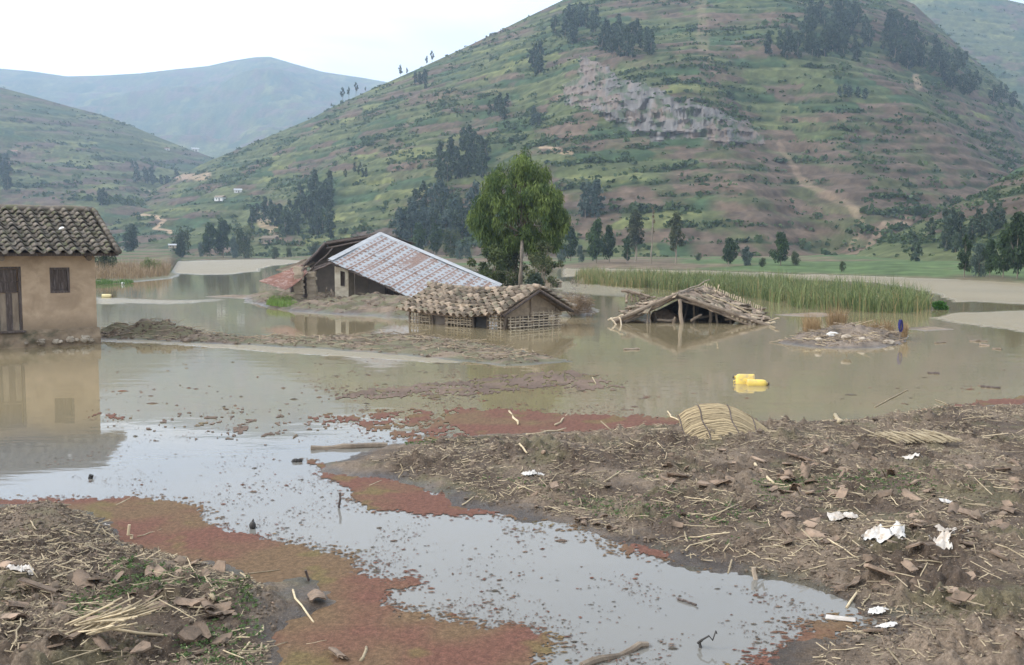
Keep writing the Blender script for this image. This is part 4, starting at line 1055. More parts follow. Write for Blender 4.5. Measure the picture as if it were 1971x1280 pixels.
# ---------------------------------------------------------------- reeds and grass
def blades(P, h, w, lean, colA, colB, seg=2):
    n = len(P)
    a = RNG.uniform(0, 6.28, n); d = np.stack([np.cos(a), np.sin(a), 0 * a], 1)
    s = np.stack([-np.sin(a), np.cos(a), 0 * a], 1) * (w / 2)[:, None]
    ln = (lean * np.abs(RNG.normal(0, 1, n)))[:, None] * h[:, None]
    up = np.array([0, 0, 1.0]) * h[:, None]
    m = P + d * ln * .3 + up * .55; tip = P + d * ln + up * (1 - .25 * np.clip(ln / h[:, None], 0, 1.5))
    V = np.stack([P - s, P + s, m + s * .8, m - s * .8, tip], 1).reshape(-1, 3)
    b = np.arange(n)[:, None] * 5
    Fq = np.concatenate([b + [0, 1, 2, 3], b + [3, 2, 4, 4]]).astype(int)
    t = np.clip(RNG.normal(.5, .3, (n, 1)), 0, 1); C = np.repeat(np.asarray(colA) * (1 - t) + np.asarray(colB) * t, 5, 0)
    return V, Fq, C
def fix_tri(V, Fq):
    return [tuple(q) if q[2] != q[3] else tuple(q[:3]) for q in Fq]
def blade_obj(name, label, cat, P, h, w, lean, cA, cB):
    V, Fq, C = blades(P, h, w, lean, cA, cB)
    return tag(put(name, mk_mesh(name, V, fix_tri(V, Fq.tolist()), M['grass'], False, C)), label, cat, kind='stuff')
def scatter_px(poly, n, z=0.0, seed=0, thr=-9):
    W = wpoly(poly); lo, hi = W.min(0), W.max(0); out = np.zeros((0, 2))
    while len(out) < n:
        q = RNG.uniform(lo, hi, (n * 3, 2)); q = q[sdpoly(q[:, 0], q[:, 1], W) > 0]
        q = q[fbm(q[:, 0] / 1.6, q[:, 1] / 1.6, 3, seed) > thr]; out = np.concatenate([out, q])
    out = out[:n]
    return np.concatenate([out, np.full((n, 1), z)], 1)
RP = scatter_px([(1105, 545), (1180, 552), (1300, 560), (1400, 566), (1470, 578), (1540, 594), (1640, 601), (1760, 604), (1792, 598), (1790, 588), (1700, 572), (1560, 556), (1400, 545), (1250, 538), (1120, 532)], 21000, -.05, 601, -.18)
hv = 1.2 + .75 * fbm(RP[:, 0] / 2.2, RP[:, 1] / 2.2, 3, 603)
_ix = CX + F * RP[:, 0] / RP[:, 1]
dryr = (RNG.random(len(RP)) < np.clip(.55 - (_ix - 1120) / 500, .16, .6))
blade_obj('reed_bed', 'wide bed of tall green reeds standing in the lake', 'reeds', RP[~dryr], (hv * RNG.uniform(.6, 1.15, len(RP)))[~dryr], RNG.uniform(.02, .05, int((~dryr).sum())), .6, (0.045, 0.072, 0.025), (0.185, 0.215, 0.085))
blade_obj('dry_reeds', 'straw-coloured dry reeds among the green reed bed', 'reeds', RP[dryr], (hv * RNG.uniform(.5, 1.0, len(RP)))[dryr], RNG.uniform(.02, .05, int(dryr.sum())), .35, (0.20, 0.165, 0.07), (0.36, 0.29, 0.14))
RP2 = scatter_px([(150, 544), (200, 542), (260, 541), (325, 533), (330, 520), (150, 520)], 6000, 0, 611)
blade_obj('dead_reeds', 'brown dead reeds on the low bank right of the mud house', 'reeds', RP2, (1.5 + 1.3 * fbm(RP2[:, 0] / 1.5, RP2[:, 1] / 1.5, 3, 617)).clip(.4, 3) * RNG.uniform(.5, 1.1, 6000), RNG.uniform(.02, .05, 6000), .5, (0.16, 0.105, 0.06), (0.34, 0.25, 0.15))
GP = scatter_px([(150, 551), (190, 549), (262, 548), (250, 543), (150, 541)], 2500, .05, 613, .1)
blade_obj('shore_grass', 'bright green grass at the water edge right of the mud house', 'grass', GP, RNG.uniform(.08, .36, 2500), RNG.uniform(.02, .04, 2500), .6, (0.05, 0.10, 0.03), (0.12, 0.19, 0.05))
GP = scatter_px([(512, 592), (545, 597), (572, 594), (568, 583), (525, 582)], 1500, .12, 615)
blade_obj('island_grass', 'tuft of bright green grass on the house island shore', 'grass', GP, RNG.uniform(.15, .42, 1500), RNG.uniform(.015, .03, 1500), .4, (0.09, 0.15, 0.035), (0.19, 0.28, 0.07))
for nm, lab, px_, n, hr in (('dead_grass_clump', 'tall brown dead grass clump in the middle of the rubble islet', [(1590, 640), (1630, 640), (1625, 634), (1595, 634)], 420, (.5, 1.0)), ('dead_grass_clump', 'brown dead grass clump at the left end of the rubble islet', [(1545, 648), (1580, 648), (1575, 640), (1545, 640)], 330, (.45, .8)),
                            ('dead_grass_clump', 'low wide brown grass along the back of the rubble islet', [(1655, 648), (1725, 648), (1715, 640), (1660, 640)], 520, (.25, .55)), ('dead_grass_clump', 'dry grass tuft beside the blue rag on the rubble islet', [(1735, 656), (1746, 656), (1746, 650), (1735, 650)], 260, (.3, .6))):
    Q = scatter_px(px_, n, .1); V, Fq, C = blades(Q - [*Q[:, :2].mean(0), 0], RNG.uniform(*hr, n), RNG.uniform(.006, .016, n), .55, (0.17, 0.11, 0.055), (0.35, 0.245, 0.13))
    tag(put(nm, mk_mesh(nm, V, fix_tri(V, Fq.tolist()), M['grass'], False, C), None, (*Q[:, :2].mean(0), 0)), lab, 'grass', kind='thing')
shrub('grass_tussock', 'small bright green tussock at the right end of the reed bed', 1812, 597, 48, 0.0, .9, .32, (0.05, 0.13, 0.02), (0.10, 0.24, 0.04), 14, 90, cat='grass')
shrub('dead_bush', 'leafless grey bush right of the tall tree by the water', 1110, 560, 50, 0.0, 1.5, 1.5, (0.22, 0.18, 0.14), (0.34, 0.30, 0.26), 18, 40, (.08, .2), (.012, .02), cat='bush')
shrub('dead_bush', 'heap of dead brush right of the tile-roofed hut', 1105, 590, 43, 0.1, 2.2, .75, (0.13, 0.09, 0.06), (0.30, 0.22, 0.14), 30, 90, (.1, .3), (.012, .025), cat='bush')
# ================================================================ BUILDINGS
def wave_tile(w, l, amp, th=.026, n=9, seed=0, taper=.93):
    """one clay tile: a trough and a hump across x, running down -y; origin at its upper end"""
    rr = np.random.default_rng(seed)
    V = []
    for lay in (0, 1):
        for j in (0, 1):
            for i in range(n):
                u = i / (n - 1)
                z = amp * math.sin(2 * math.pi * u) * (1.0 if j else .9) - lay * th
                if j == 1: z += rr.normal(0, .004)
                V.append(((u - .5) * w * (1.0 if j else taper), -l * j + (rr.normal(0, .012) if j else 0), z))
    F4 = []
    for i in range(n - 1):
        F4.append((i, n + i, n + i + 1, i + 1)); o = 2 * n
        F4.append((o + i, o + i + 1, o + n + i + 1, o + n + i)); F4.append((n + i, o + n + i, o + n + i + 1, n + i + 1)); F4.append((i, i + 1, o + i + 1, o + i))
    F4.append((0, 2 * n, 3 * n, n)); F4.append((n - 1, 2 * n - 1, 4 * n - 1, 3 * n - 1))
    return np.array(V), F4

def tile_roof(parent, origin, along, down, cols, rows, w, l, lap, meshes, jit=1.0, missing=0.0, skew=None):
    """tiles laid in courses over a plane; origin = ridge start, along = unit ridge direction, down = unit slope direction (parent's local space)"""
    from mathutils import Matrix
    along, down = nrm(along), nrm(down); up = nrm(np.cross(along, -down))
    if up[2] < 0: up = -up
    for r in range(rows):
        for c in range(cols):
            if RNG.random() < missing: continue
            p = np.asarray(origin) + along * (w * (c + .5) + RNG.normal(0, .010) * jit) + down * (lap * r + RNG.normal(0, .015) * jit) + up * (.012 * RNG.random() * jit + .02)
            if skew is not None: p = p + skew(c / max(1, cols - 1), r / max(1, rows - 1))
            a = RNG.normal(0, .045) * jit; tl = .17 + RNG.normal(0, .03) * jit
            x = along * math.cos(a) + down * math.sin(a); y = -(down * math.cos(a) - along * math.sin(a))
            y = nrm(y - up * math.tan(tl)); z = nrm(np.cross(x, y))
            if z @ up < 0: x = -x; z = -z
            y = np.cross(z, x)
            o = put('tile', meshes[int(RNG.integers(len(meshes)))], parent)
            o.matrix_local = Matrix(((x[0], y[0], z[0], p[0]), (x[1], y[1], z[1], p[1]), (x[2], y[2], z[2], p[2]), (0, 0, 0, 1)))

# ---------------------------------------------------------------- the mud house at the left
def mud_house():
    c = at(188, 661, 0.0)
    yaw = math.radians(38)           # local +x runs right along the front, +y goes back; the front wall recedes to the right
    base = np.array([c[0], c[1], 0.0])
    t = thing('mud_house', 'tan mud-plastered house with mossy tile roof, door and shuttered window, standing in water', 'house', base, yaw)
    L, D = 5.2, 3.9
    zp, ze = .50, 2.86               # plinth top, wall top
    def lx(px): # local x on the front plane for a picture column
        best = None
        for q in np.linspace(-6, .3, 1300):
            w = rotz(np.array([q, 0, 0]), yaw) + base
            d = abs(CX + F * w[0] / (w[1] * cp + HCAM * sp * .6) - px)
            if best is None or d < best[0]: best = (d, q)
        return best[1]
    dx1 = lx(43); dx0 = dx1 - .82
    wx0, wx1 = lx(98), lx(136)
    dz0, dz1 = zp - .02, 2.38; wz0, wz1 = 1.58, 2.34
    th = .32
    segs = [box(((-L + dx0) / 2, th / 2, (zp + ze) / 2), (dx0 + L, th, ze - zp)), box(((dx0 + dx1) / 2, th / 2, (dz1 + ze) / 2), (dx1 - dx0, th, ze - dz1)),
            box(((dx1 + wx0) / 2, th / 2, (zp + ze) / 2), (wx0 - dx1, th, ze - zp)), box(((wx0 + wx1) / 2, th / 2, (wz1 + ze) / 2), (wx1 - wx0, th, ze - wz1)),
            box(((wx0 + wx1) / 2, th / 2, (zp + wz0) / 2), (wx1 - wx0, th, wz0 - zp)), box((wx1 / 2, th / 2, (zp + ze) / 2), (-wx1, th, ze - zp)),
            box((-th / 2 - .002, D / 2 + th / 2, (zp + ze) / 2), (th, D - th, ze - zp)), box((-L / 2, D - th / 2, (zp + ze) / 2 - .003), (L - .7, th, ze - zp))]
    part('wall', join(segs), M['wall'], t)
    # gable infill at the right end
    part('gable', hexa([(-.30, .0, ze + .003), (-.02, .0, ze + .003), (-.02, D, ze + .003), (-.30, D, ze + .003), (-.30, D / 2 - .05, ze + 1.18), (-.02, D / 2 - .05, ze + 1.18), (-.02, D / 2 + .05, ze + 1.18), (-.30, D / 2 + .05, ze + 1.18)]), M['wall'], t)
    nx, nz = 60, 10
    X, Z = np.meshgrid(np.linspace(-L - .08, .06, nx), np.linspace(-.4, zp + .01, nz))
    Yy = -.10 - .05 * (Z < .3) + .05 * fbm(X / .4, Z / .3, 3, 701) + .07 * sstep(.35, .5, Z)
    V = np.stack([X, Yy, Z], -1).reshape(-1, 3); back = V.copy(); back[:, 1] = .2
    side = []
    part('plinth', join([(V, [tuple(f) for f in gridfaces(nz, nx)]), box((-L / 2, .16, .04), (L + .14, .42, .87)), box((-.1, D / 2 + .05, .04), (.3, D, .87))]), M['plinth'], t)
    for i, (px, s) in enumerate([(74, .10), (102, .085), (110, .06), (130, .11), (158, .12), (142, .06), (45, .05), (170, .07)]):
        q = lx(px); part('stone', blob((q, -.17, .15 + RNG.uniform(-.03, .04)), (s * 1.3, .11, s * .95), 8, 6, .2, 720 + i), M['stone'], t)
    # door
    dr = thing_part('door', t)
    dw = dx1 - dx0
    part('frame', join([box((dx1 - .035, .07, (dz0 + dz1) / 2), (.07, .10, dz1 - dz0)), box((dx0 + .035, .07, (dz0 + dz1) / 2), (.07, .10, dz1 - dz0)), box(((dx0 + dx1) / 2, .07, dz1 - .03), (dw - .145, .10, .06))]), M['darkwood_and_shade'], dr)
    for k in range(4):
        w = (dw - .15) / 4
        part('plank', box((dx0 + .075 + w * (k + .5), .135, dz0 + .56), (w - .008, .03, 1.12)), M['wood'] if k % 2 else M['darkwood_and_shade'], dr)
    for k, (z0, z1) in enumerate([(1.66, 1.92), (1.95, 2.30)]):
        part('panel', box(((dx0 + dx1) / 2, .14, (z0 + z1) / 2), (dw - .20, .03, z1 - z0)), M['darkwood_and_shade'], dr)
    part('rail', box(((dx0 + dx1) / 2, .126, 1.935), (dw - .15, .035, .03)), M['darkwood_and_shade'], dr)
    part('rail', box(((dx0 + dx1) / 2, .126, 1.64), (dw - .15, .035, .04)), M['darkwood_and_shade'], dr)
    part('threshold', box(((dx0 + dx1) / 2, -.03, dz0 + .0), (dw + .1, .30, .05)), M['darkwood_and_shade'], dr)
    # window with two shutters
    wd = thing_part('window', t)
    ww = wx1 - wx0
    part('frame', join([box((wx0 + .03, .05, (wz0 + wz1) / 2), (.06, .12, wz1 - wz0)), box((wx1 - .03, .05, (wz0 + wz1) / 2), (.06, .12, wz1 - wz0)), box(((wx0 + wx1) / 2, .05, wz1 - .03), (ww - .124, .12, .06)), box(((wx0 + wx1) / 2, .05, wz0 + .03), (ww - .124, .12, .06))]), M['darkwood_and_shade'], wd)
    for k in (0, 1):
        sw = (ww - .13) / 2
        sh = part('shutter', box((wx0 + .065 + sw * (k + .5), .085, (wz0 + wz1) / 2), (sw - .012, .03, wz1 - wz0 - .13)), M['darkwood_and_shade'], wd)
    part('mullion', box(((wx0 + wx1) / 2, .062, (wz0 + wz1) / 2), (.03, .025, wz1 - wz0 - .125)), M['darkwood_and_shade'], wd)
    # eaves, rafters, roof
    ov, sv = .50, .55
    run = D / 2 + ov
    ze2 = ze - .07; zr = ze + 1.24
    slope = nrm(np.array([0, -run, ze2 - zr])); sl = math.hypot(run, zr - ze2)
    x0 = -L - .2; x1 = sv
    part('roof_boards', join([slab((x0, -ov + .02, ze2 - .02), (x1, -ov + .02, ze2 - .02), (x1, D / 2, zr - .03), (x0, D / 2, zr - .03), .03), slab((x0, D / 2 + .01, zr - .03), (x1, D / 2 + .01, zr - .03), (x1, D + ov, ze2 - .02), (x0, D + ov, ze2 - .02), .03)]), M['darkwood_and_shade'], t)
    part('fascia', box(((x0 + x1) / 2, -ov - .01, ze2 - .055), (x1 - x0, .03, .10)), M['darkwood_and_shade'], t)
    part('wall_plate', rough_pole((x0, -.06, ze - .05), (x1 - .05, -.06, ze - .05), .055, wob=.008), M['darkwood_and_shade'], t)
    for px in (2, 168):
        q = lx(px); part('rafter_end', rough_pole((q, -ov + .10, ze2 - .17), (q, .1, ze2 - .02), .085, wob=.0, n=10), M['wood'], t)
    meshes = [mk_mesh('tile', *wave_tile(.37, .36, .07, seed=740 + i, n=13), M['oldtile'], True) for i in range(4)]
    tile_roof(t, (x0 + .1, D / 2, zr + .05), (1, 0, 0), slope, int((x1 - x0) / .345), 11, .345, .36, sl / 10.6, meshes, .6)
    part('ridge_cap', join([polytube([(x0 + (x1 - x0 - .02) * k / 14 + .0, D / 2, zr + .06 + RNG.normal(0, .012)) for k in range(15)], [.10] * 15, 8)]), M['oldtile'], t, True)
    for k in range(11):   # verge tiles down the right end
        q = np.array([x1 - .02, D / 2, zr + .07]) + slope * (sl / 10.6 * k)
        part('verge_tile', polytube([q, q + slope * .34 + [0, 0, .03]], [.075, .09], 8), M['oldtile'], t, True)
    o = part('rag', blob((lx(125) + .1, -.05 + ov * .2 - .35 + .9, ze + .52), (.09, .07, .04), 8, 5, .35, 760), M['white'], None)
    bpy.data.objects.remove(o)
    w = rotz(np.array([lx(125) + .15, .62, ze2 + (zr - ze2) * (ov + .62) / run + .12]), yaw) + base
    tag(part('rag', (blob((0, 0, 0), (.10, .08, .05), 8, 5, .35, 760)), M['white']), 'scrap of white rag lying on the mossy roof tiles', 'rag').location = tuple(w)

def thing_part(name, parent):
    o = bpy.data.objects.new(name, None); COL.objects.link(o); o.parent = parent; o.empty_display_size = .1
    XF[o.name] = XF[parent.name]
    return o
mud_house()

# ---------------------------------------------------------------- the collapsed tin-roofed house
def tin_house():
    base = at(660, 588, 0.0)
    t = thing('tin_roof_house', 'collapsed house under a tilted, rust-spotted corrugated tin roof with cream wall stump', 'house', base)
    Pt = lambda x, y, Y: atY(x, y, Y)
    # front roof slope: ridge A-B, eave C-D
    A, B = Pt(731, 449, 56.5), Pt(965, 549, 52.5)
    Cc, Dd = Pt(632, 500, 52.6), None
    Dd = Cc + (B - A) * 1.0
    m, nt, b, out = nodes_of('rust_spotted_tin')
    tc = N(nt, 'ShaderNodeTexCoord'); oi = N(nt, 'ShaderNodeObjectInfo')
    sep = N(nt, 'ShaderNodeSeparateXYZ'); uv = N(nt, 'ShaderNodeUVMap'); nt.links.new(uv.outputs[0], sep.inputs[0])
    nz = N(nt, 'ShaderNodeTexNoise', Scale=1.6, Detail=5.0, Roughness=.65); nt.links.new(uv.outputs[0], nz.inputs['Vector'])
    nz2 = N(nt, 'ShaderNodeTexNoise', Scale=9.0, Detail=4.0, Roughness=.6); nt.links.new(uv.outputs[0], nz2.inputs['Vector'])
    def math_(op, a, c=None):
        n = N(nt, 'ShaderNodeMath', operation=op)
        for i, v in enumerate((a, c)):
            if v is None: continue
            if isinstance(v, bpy.types.NodeSocket): nt.links.new(v, n.inputs[i])
            else: n.inputs[i].default_value = v
        return n.outputs[0]
    # rust dots on a lattice along the nail rows, and rust along the laps
    wob = math_('MULTIPLY', math_('SUBTRACT', nz2.outputs['Fac'], .5), 2.2)
    u = math_('ADD', math_('MULTIPLY', sep.outputs[0], 2 * math.pi / .36), wob); v = math_('ADD', math_('MULTIPLY', sep.outputs[1], 2 * math.pi / .34), wob)
    dots = math_('MULTIPLY', math_('ADD', math_('MULTIPLY', math_('SINE', u), .5), .5), math_('ADD', math_('MULTIPLY', math_('SINE', v), .5), .5))
    dots = math_('ADD', dots, math_('MULTIPLY', math_('SUBTRACT', nz.outputs['Fac'], .5), 1.7))
    f = ramp(nt, dots, .31, .53)
    lap = math_('FRACT', math_('DIVIDE', sep.outputs[0], .72))
    lapm = math_('MULTIPLY', ramp(nt, lap, .80, .90), ramp(nt, nz.outputs['Fac'], .25, .42))
    smp = N(nt, 'ShaderNodeMapping'); smp.inputs['Scale'].default_value = (4.5, .45, 1); nt.links.new(uv.outputs[0], smp.inputs[0])
    nzs = N(nt, 'ShaderNodeTexNoise', Scale=1.0, Detail=4.0, Roughness=.6); nt.links.new(smp.outputs[0], nzs.inputs['Vector'])
    streak = ramp(nt, nzs.outputs['Fac'], .54, .66)
    tot = math_('MAXIMUM', math_('MAXIMUM', math_('MULTIPLY', f, ramp(nt, nz2.outputs['Fac'], .25, .5)), lapm), math_('MULTIPLY', streak, .85))
    old = math_('MULTIPLY', ramp(nt, oi.outputs['Random'], .80, .84), ramp(nt, nz.outputs['Fac'], .30, .52))
    tot = math_('MAXIMUM', tot, math_('MULTIPLY', old, .9))
    col = mixc(nt, tot, mixc(nt, ramp(nt, nz2.outputs['Fac'], .3, .7), (.25, .265, .28), (.37, .385, .40)), mixc(nt, ramp(nt, nz2.outputs['Fac'], .35, .65), (.15, .082, .058), (.24, .15, .11)))
    nt.links.new(col, b.inputs['Base Color']); b.inputs['Roughness'].default_value = .55; b.inputs['Metallic'].default_value = .0; b.inputs['Specular IOR Level'].default_value = .5
    along, downv = B - A, Cc - A
    La, Ld = np.linalg.norm(along), np.linalg.norm(downv); along /= La; downv /= Ld
    nn = nrm(np.cross(downv, along));  nn = nn if nn[2] > 0 else -nn
    def sheet(u0, u1, v0, v1, lift):
        k = 25; V = []; UV = []
        for j in range(5):
            vv = v0 + (v1 - v0) * j / 4
            for i in range(k):
                uu = u0 + (u1 - u0) * i / (k - 1)
                h = .018 * math.sin(2 * math.pi * uu / .09) + lift + .03 * math.sin(uu * .9 + vv) + (RNG.normal(0, .012) if j == 4 else 0)
                V.append(A + along * uu + downv * vv + nn * h); UV.append((uu, vv))
        return np.array(V), gridfaces(5, k), np.array(UV)
    ncol, w = 11, La / 11
    for c in range(ncol):
        for r in range(2):
            V, Fq, UV = sheet(w * c - .02, w * (c + 1) + .04, 0 if r == 0 else Ld * .48, Ld * .52 if r == 0 else Ld * 1.0 + RNG.normal(0, .03), .004 * (c % 3) + (.012 if r == 0 else 0))
            l, a = XF[t.name]
            me = mk_mesh('roof_sheet', V - l, Fq, m, True)
            ul = me.uv_layers.new(name='UVMap'); idx = np.zeros(len(me.loops), np.int32); me.loops.foreach_get('vertex_index', idx); ul.data.foreach_set('uv', UV[idx].astype(np.float32).ravel())
            put('roof_sheet', me, t)
    W = dict(world_co=True)
    part('ridge_cap', slab(A - downv * .10 + nn * .05, A + downv * .22 + nn * .06, B + downv * .22 + nn * .06, B - downv * .10 + nn * .05, .012), M['tin'], t, **W)
    part('verge_strip', slab(A + nn * .05 - along * .03, A + nn * .05 + along * .28, Cc + nn * .05 + along * .28, Cc + nn * .05 - along * .03, .012), M['tin'], t, **W)
    for k in range(6):
        q = A + downv * (Ld * k / 5.2 + .1) - nn * .10
        part('purlin', rough_pole(q - along * .1, q + along * La * .98, .045), M['darkwood_and_shade'], t, **W)
    for k in range(5):
        q = A + along * (La * (.03 + .22 * k)) - nn * .18
        part('rafter', rough_pole(q, q + downv * Ld * .97, .05), M['darkwood_and_shade'], t, **W)
    # back slope: seen from below through the open gable, sagging to the left
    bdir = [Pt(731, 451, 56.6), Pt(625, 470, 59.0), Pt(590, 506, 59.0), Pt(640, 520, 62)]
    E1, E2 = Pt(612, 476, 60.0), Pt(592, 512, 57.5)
    part('back_roof', join([slab(Pt(736, 449, 57.0), Pt(628, 466, 57.2), Pt(640, 492, 66), Pt(800, 470, 66), .05)]), M['darkwood_and_shade'], t, **W)
    part('back_roof', join([slab(Pt(628, 468, 57.1), Pt(588, 508, 56.2), Pt(604, 520, 63), Pt(640, 492, 65.5), .05)]), M['darkwood_and_shade'], t, **W)
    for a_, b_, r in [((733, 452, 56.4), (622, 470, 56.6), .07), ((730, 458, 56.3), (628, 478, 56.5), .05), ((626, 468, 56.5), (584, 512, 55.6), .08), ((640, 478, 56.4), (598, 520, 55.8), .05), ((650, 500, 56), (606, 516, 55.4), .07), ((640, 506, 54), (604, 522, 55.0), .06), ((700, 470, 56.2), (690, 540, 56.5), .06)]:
        part('gable_beam', rough_pole(Pt(*a_), Pt(*b_), r), M['darkwood_and_shade'], t, **W)
    # walls
    def wallpx(name, x0, x1, yt0, yt1, yb, Y, th, m_, dY=0.0, window=None):
        a = Pt(x0, yb, Y); b_ = Pt(x1, yb, Y + dY); zt0 = Pt(x0, yt0, Y)[2]; zt1 = Pt(x1, yt1, Y + dY)[2]
        n = nrm(np.array([-(b_ - a)[1], (b_ - a)[0], 0])) * th
        a[2] = b_[2] = -.1
        def seg(u0, u1, f0, f1):
            p, q = a + (b_ - a) * u0, a + (b_ - a) * u1
            zA, zB = zt0 + (zt1 - zt0) * u0, zt0 + (zt1 - zt0) * u1
            L0, L1 = -.1 + (zA + .1) * f0, -.1 + (zB + .1) * f0; T0, T1 = -.1 + (zA + .1) * f1, -.1 + (zB + .1) * f1
            return hexa([(*p[:2], L0), (*q[:2], L1), (*(q + n)[:2], L1), (*(p + n)[:2], L0), (*p[:2], T0), (*q[:2], T1), (*(q + n)[:2], T1), (*(p + n)[:2], T0)])
        segs = [seg(0, 1, 0, 1)] if window is None else [seg(0, window[0], 0, 1), seg(window[1], 1, 0, 1), seg(window[0], window[1], 0, window[2]), seg(window[0], window[1], window[3], 1)]
        o = part(name, join(segs), m_, t, **W)
        if window:
            p, q = a + (b_ - a) * window[0] + n * .6, a + (b_ - a) * window[1] + n * .6
            z0, z1 = -.1 + (zt0 + .1) * window[2], -.1 + (zt0 + .1) * window[3]
            wv = join([hexa([(*p[:2], z0), (*q[:2], z0), (*(q + n * .1)[:2], z0), (*(p + n * .1)[:2], z0), (*p[:2], z1), (*q[:2], z1), (*(q + n * .1)[:2], z1), (*(p + n * .1)[:2], z1)])])
            part('window', wv, M['darkwood_and_shade'], t, **W)
    wallpx('cream_wall', 645, 671, 513, 519, 584, 52.9, .30, M['cream'], .1, (.42, .78, .52, .92))
    wallpx('wall_return', 671.5, 683, 519, 524, 585, 53.0, .25, M['adobe'], .5)
    wallpx('grey_wall_and_shade', 684, 710, 524, 536, 585, 53.6, .25, M['greywall'], .3)
    wallpx('grey_wall_and_shade', 711, 741, 537, 552, 586, 53.9, .25, M['greywall'], .3)
    wallpx('grey_wall_and_shade', 742, 772, 552, 566, 587, 54.3, .25, M['darkwood_and_shade'], .5)  # dark panel painted in for the shadow running to the hut
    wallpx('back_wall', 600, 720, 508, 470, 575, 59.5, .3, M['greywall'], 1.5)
    wallpx('back_wall', 560, 600, 530, 520, 575, 58.5, .3, M['darkwood_and_shade'], .5)
    # wall stumps of adobe blocks, block by block
    def stump(x0, x1, yt, yb, Y, cx_=0):
        Wd = (x1 - x0) / pxm(Y); zt = Pt(x0, yt, Y)[2]; ctr = Pt((x0 + x1) / 2, yb, Y)
        n = int(zt / .145)
        for k in range(n):
            z = .145 * k + .07
            w = Wd * (1 - .12 * (k / n)) * RNG.uniform(.92, 1.04)
            part('adobe_block', box((ctr[0] + RNG.normal(0, .02) + cx_ * k / n, ctr[1] + RNG.normal(0, .02), z), (w, .42, .138), RNG.normal(0, .04), .012), M['adobe'], t, **W)
    stump(567, 585, 511, 577, 51.6); stump(594, 613, 522, 577, 52.4, -.12)
    part('dark_post', rough_pole(Pt(588, 577, 53) * [1, 1, 0], Pt(586, 515, 53), .14), M['darkwood_and_shade'], t, **W)
    for a_, b_ in [((626, 578, 52.2), (629, 553, 52.2)), ((643, 577, 52), (637, 556, 52)), ((612, 580, 51.8), (650, 574, 51.5))]:
        part('broken_post', rough_pole(Pt(*a_), Pt(*b_), .07, .05), M['wood'], t, **W)
tin_house()

def corrugated(name, label, a, b, c, d, mat_, pitch=.14, amp=.03):
    a, b, c, d = [np.asarray(q, float) for q in (a, b, c, d)]
    base = (a + b + c + d) / 4; base[2] = 0
    t = thing(name, label, 'roof sheet', base)
    n = nrm(np.cross(b - a, d - a)); n = n if n[2] > 0 else -n
    S = 4
    for s in range(S):
        V = []; k = 16
        for j in range(4):
            for i in range(k):
                u = (s + i / (k - 1) * 1.03) / S; v = j / 3
                p = (a * (1 - u) + b * u) * (1 - v) + (d * (1 - u) + c * u) * v
                V.append(p + n * (amp * math.sin(2 * math.pi * u * np.linalg.norm(b - a) / pitch) + .012 * (s % 2) - .10 * math.sin(math.pi * v) * u + (RNG.normal(0, .03) if j == 3 else 0)))
        part('sheet', (np.array(V), gridfaces(4, k)), mat_, t, True, world_co=True)
corrugated('rusty_roof_sheets', 'fallen red-rusted corrugated sheets slumped left of the adobe wall stumps', atY(498, 541, 51.5), atY(549, 558, 49.5), atY(592, 524, 52.0), atY(580, 510, 55.5), M['rust'])
corrugated('pale_roof_sheets', 'greyish fallen corrugated sheets behind the red-rusted ones', atY(530, 520, 56.5), atY(560, 526, 55.6), atY(606, 506, 57), atY(590, 500, 58), M['tile'])

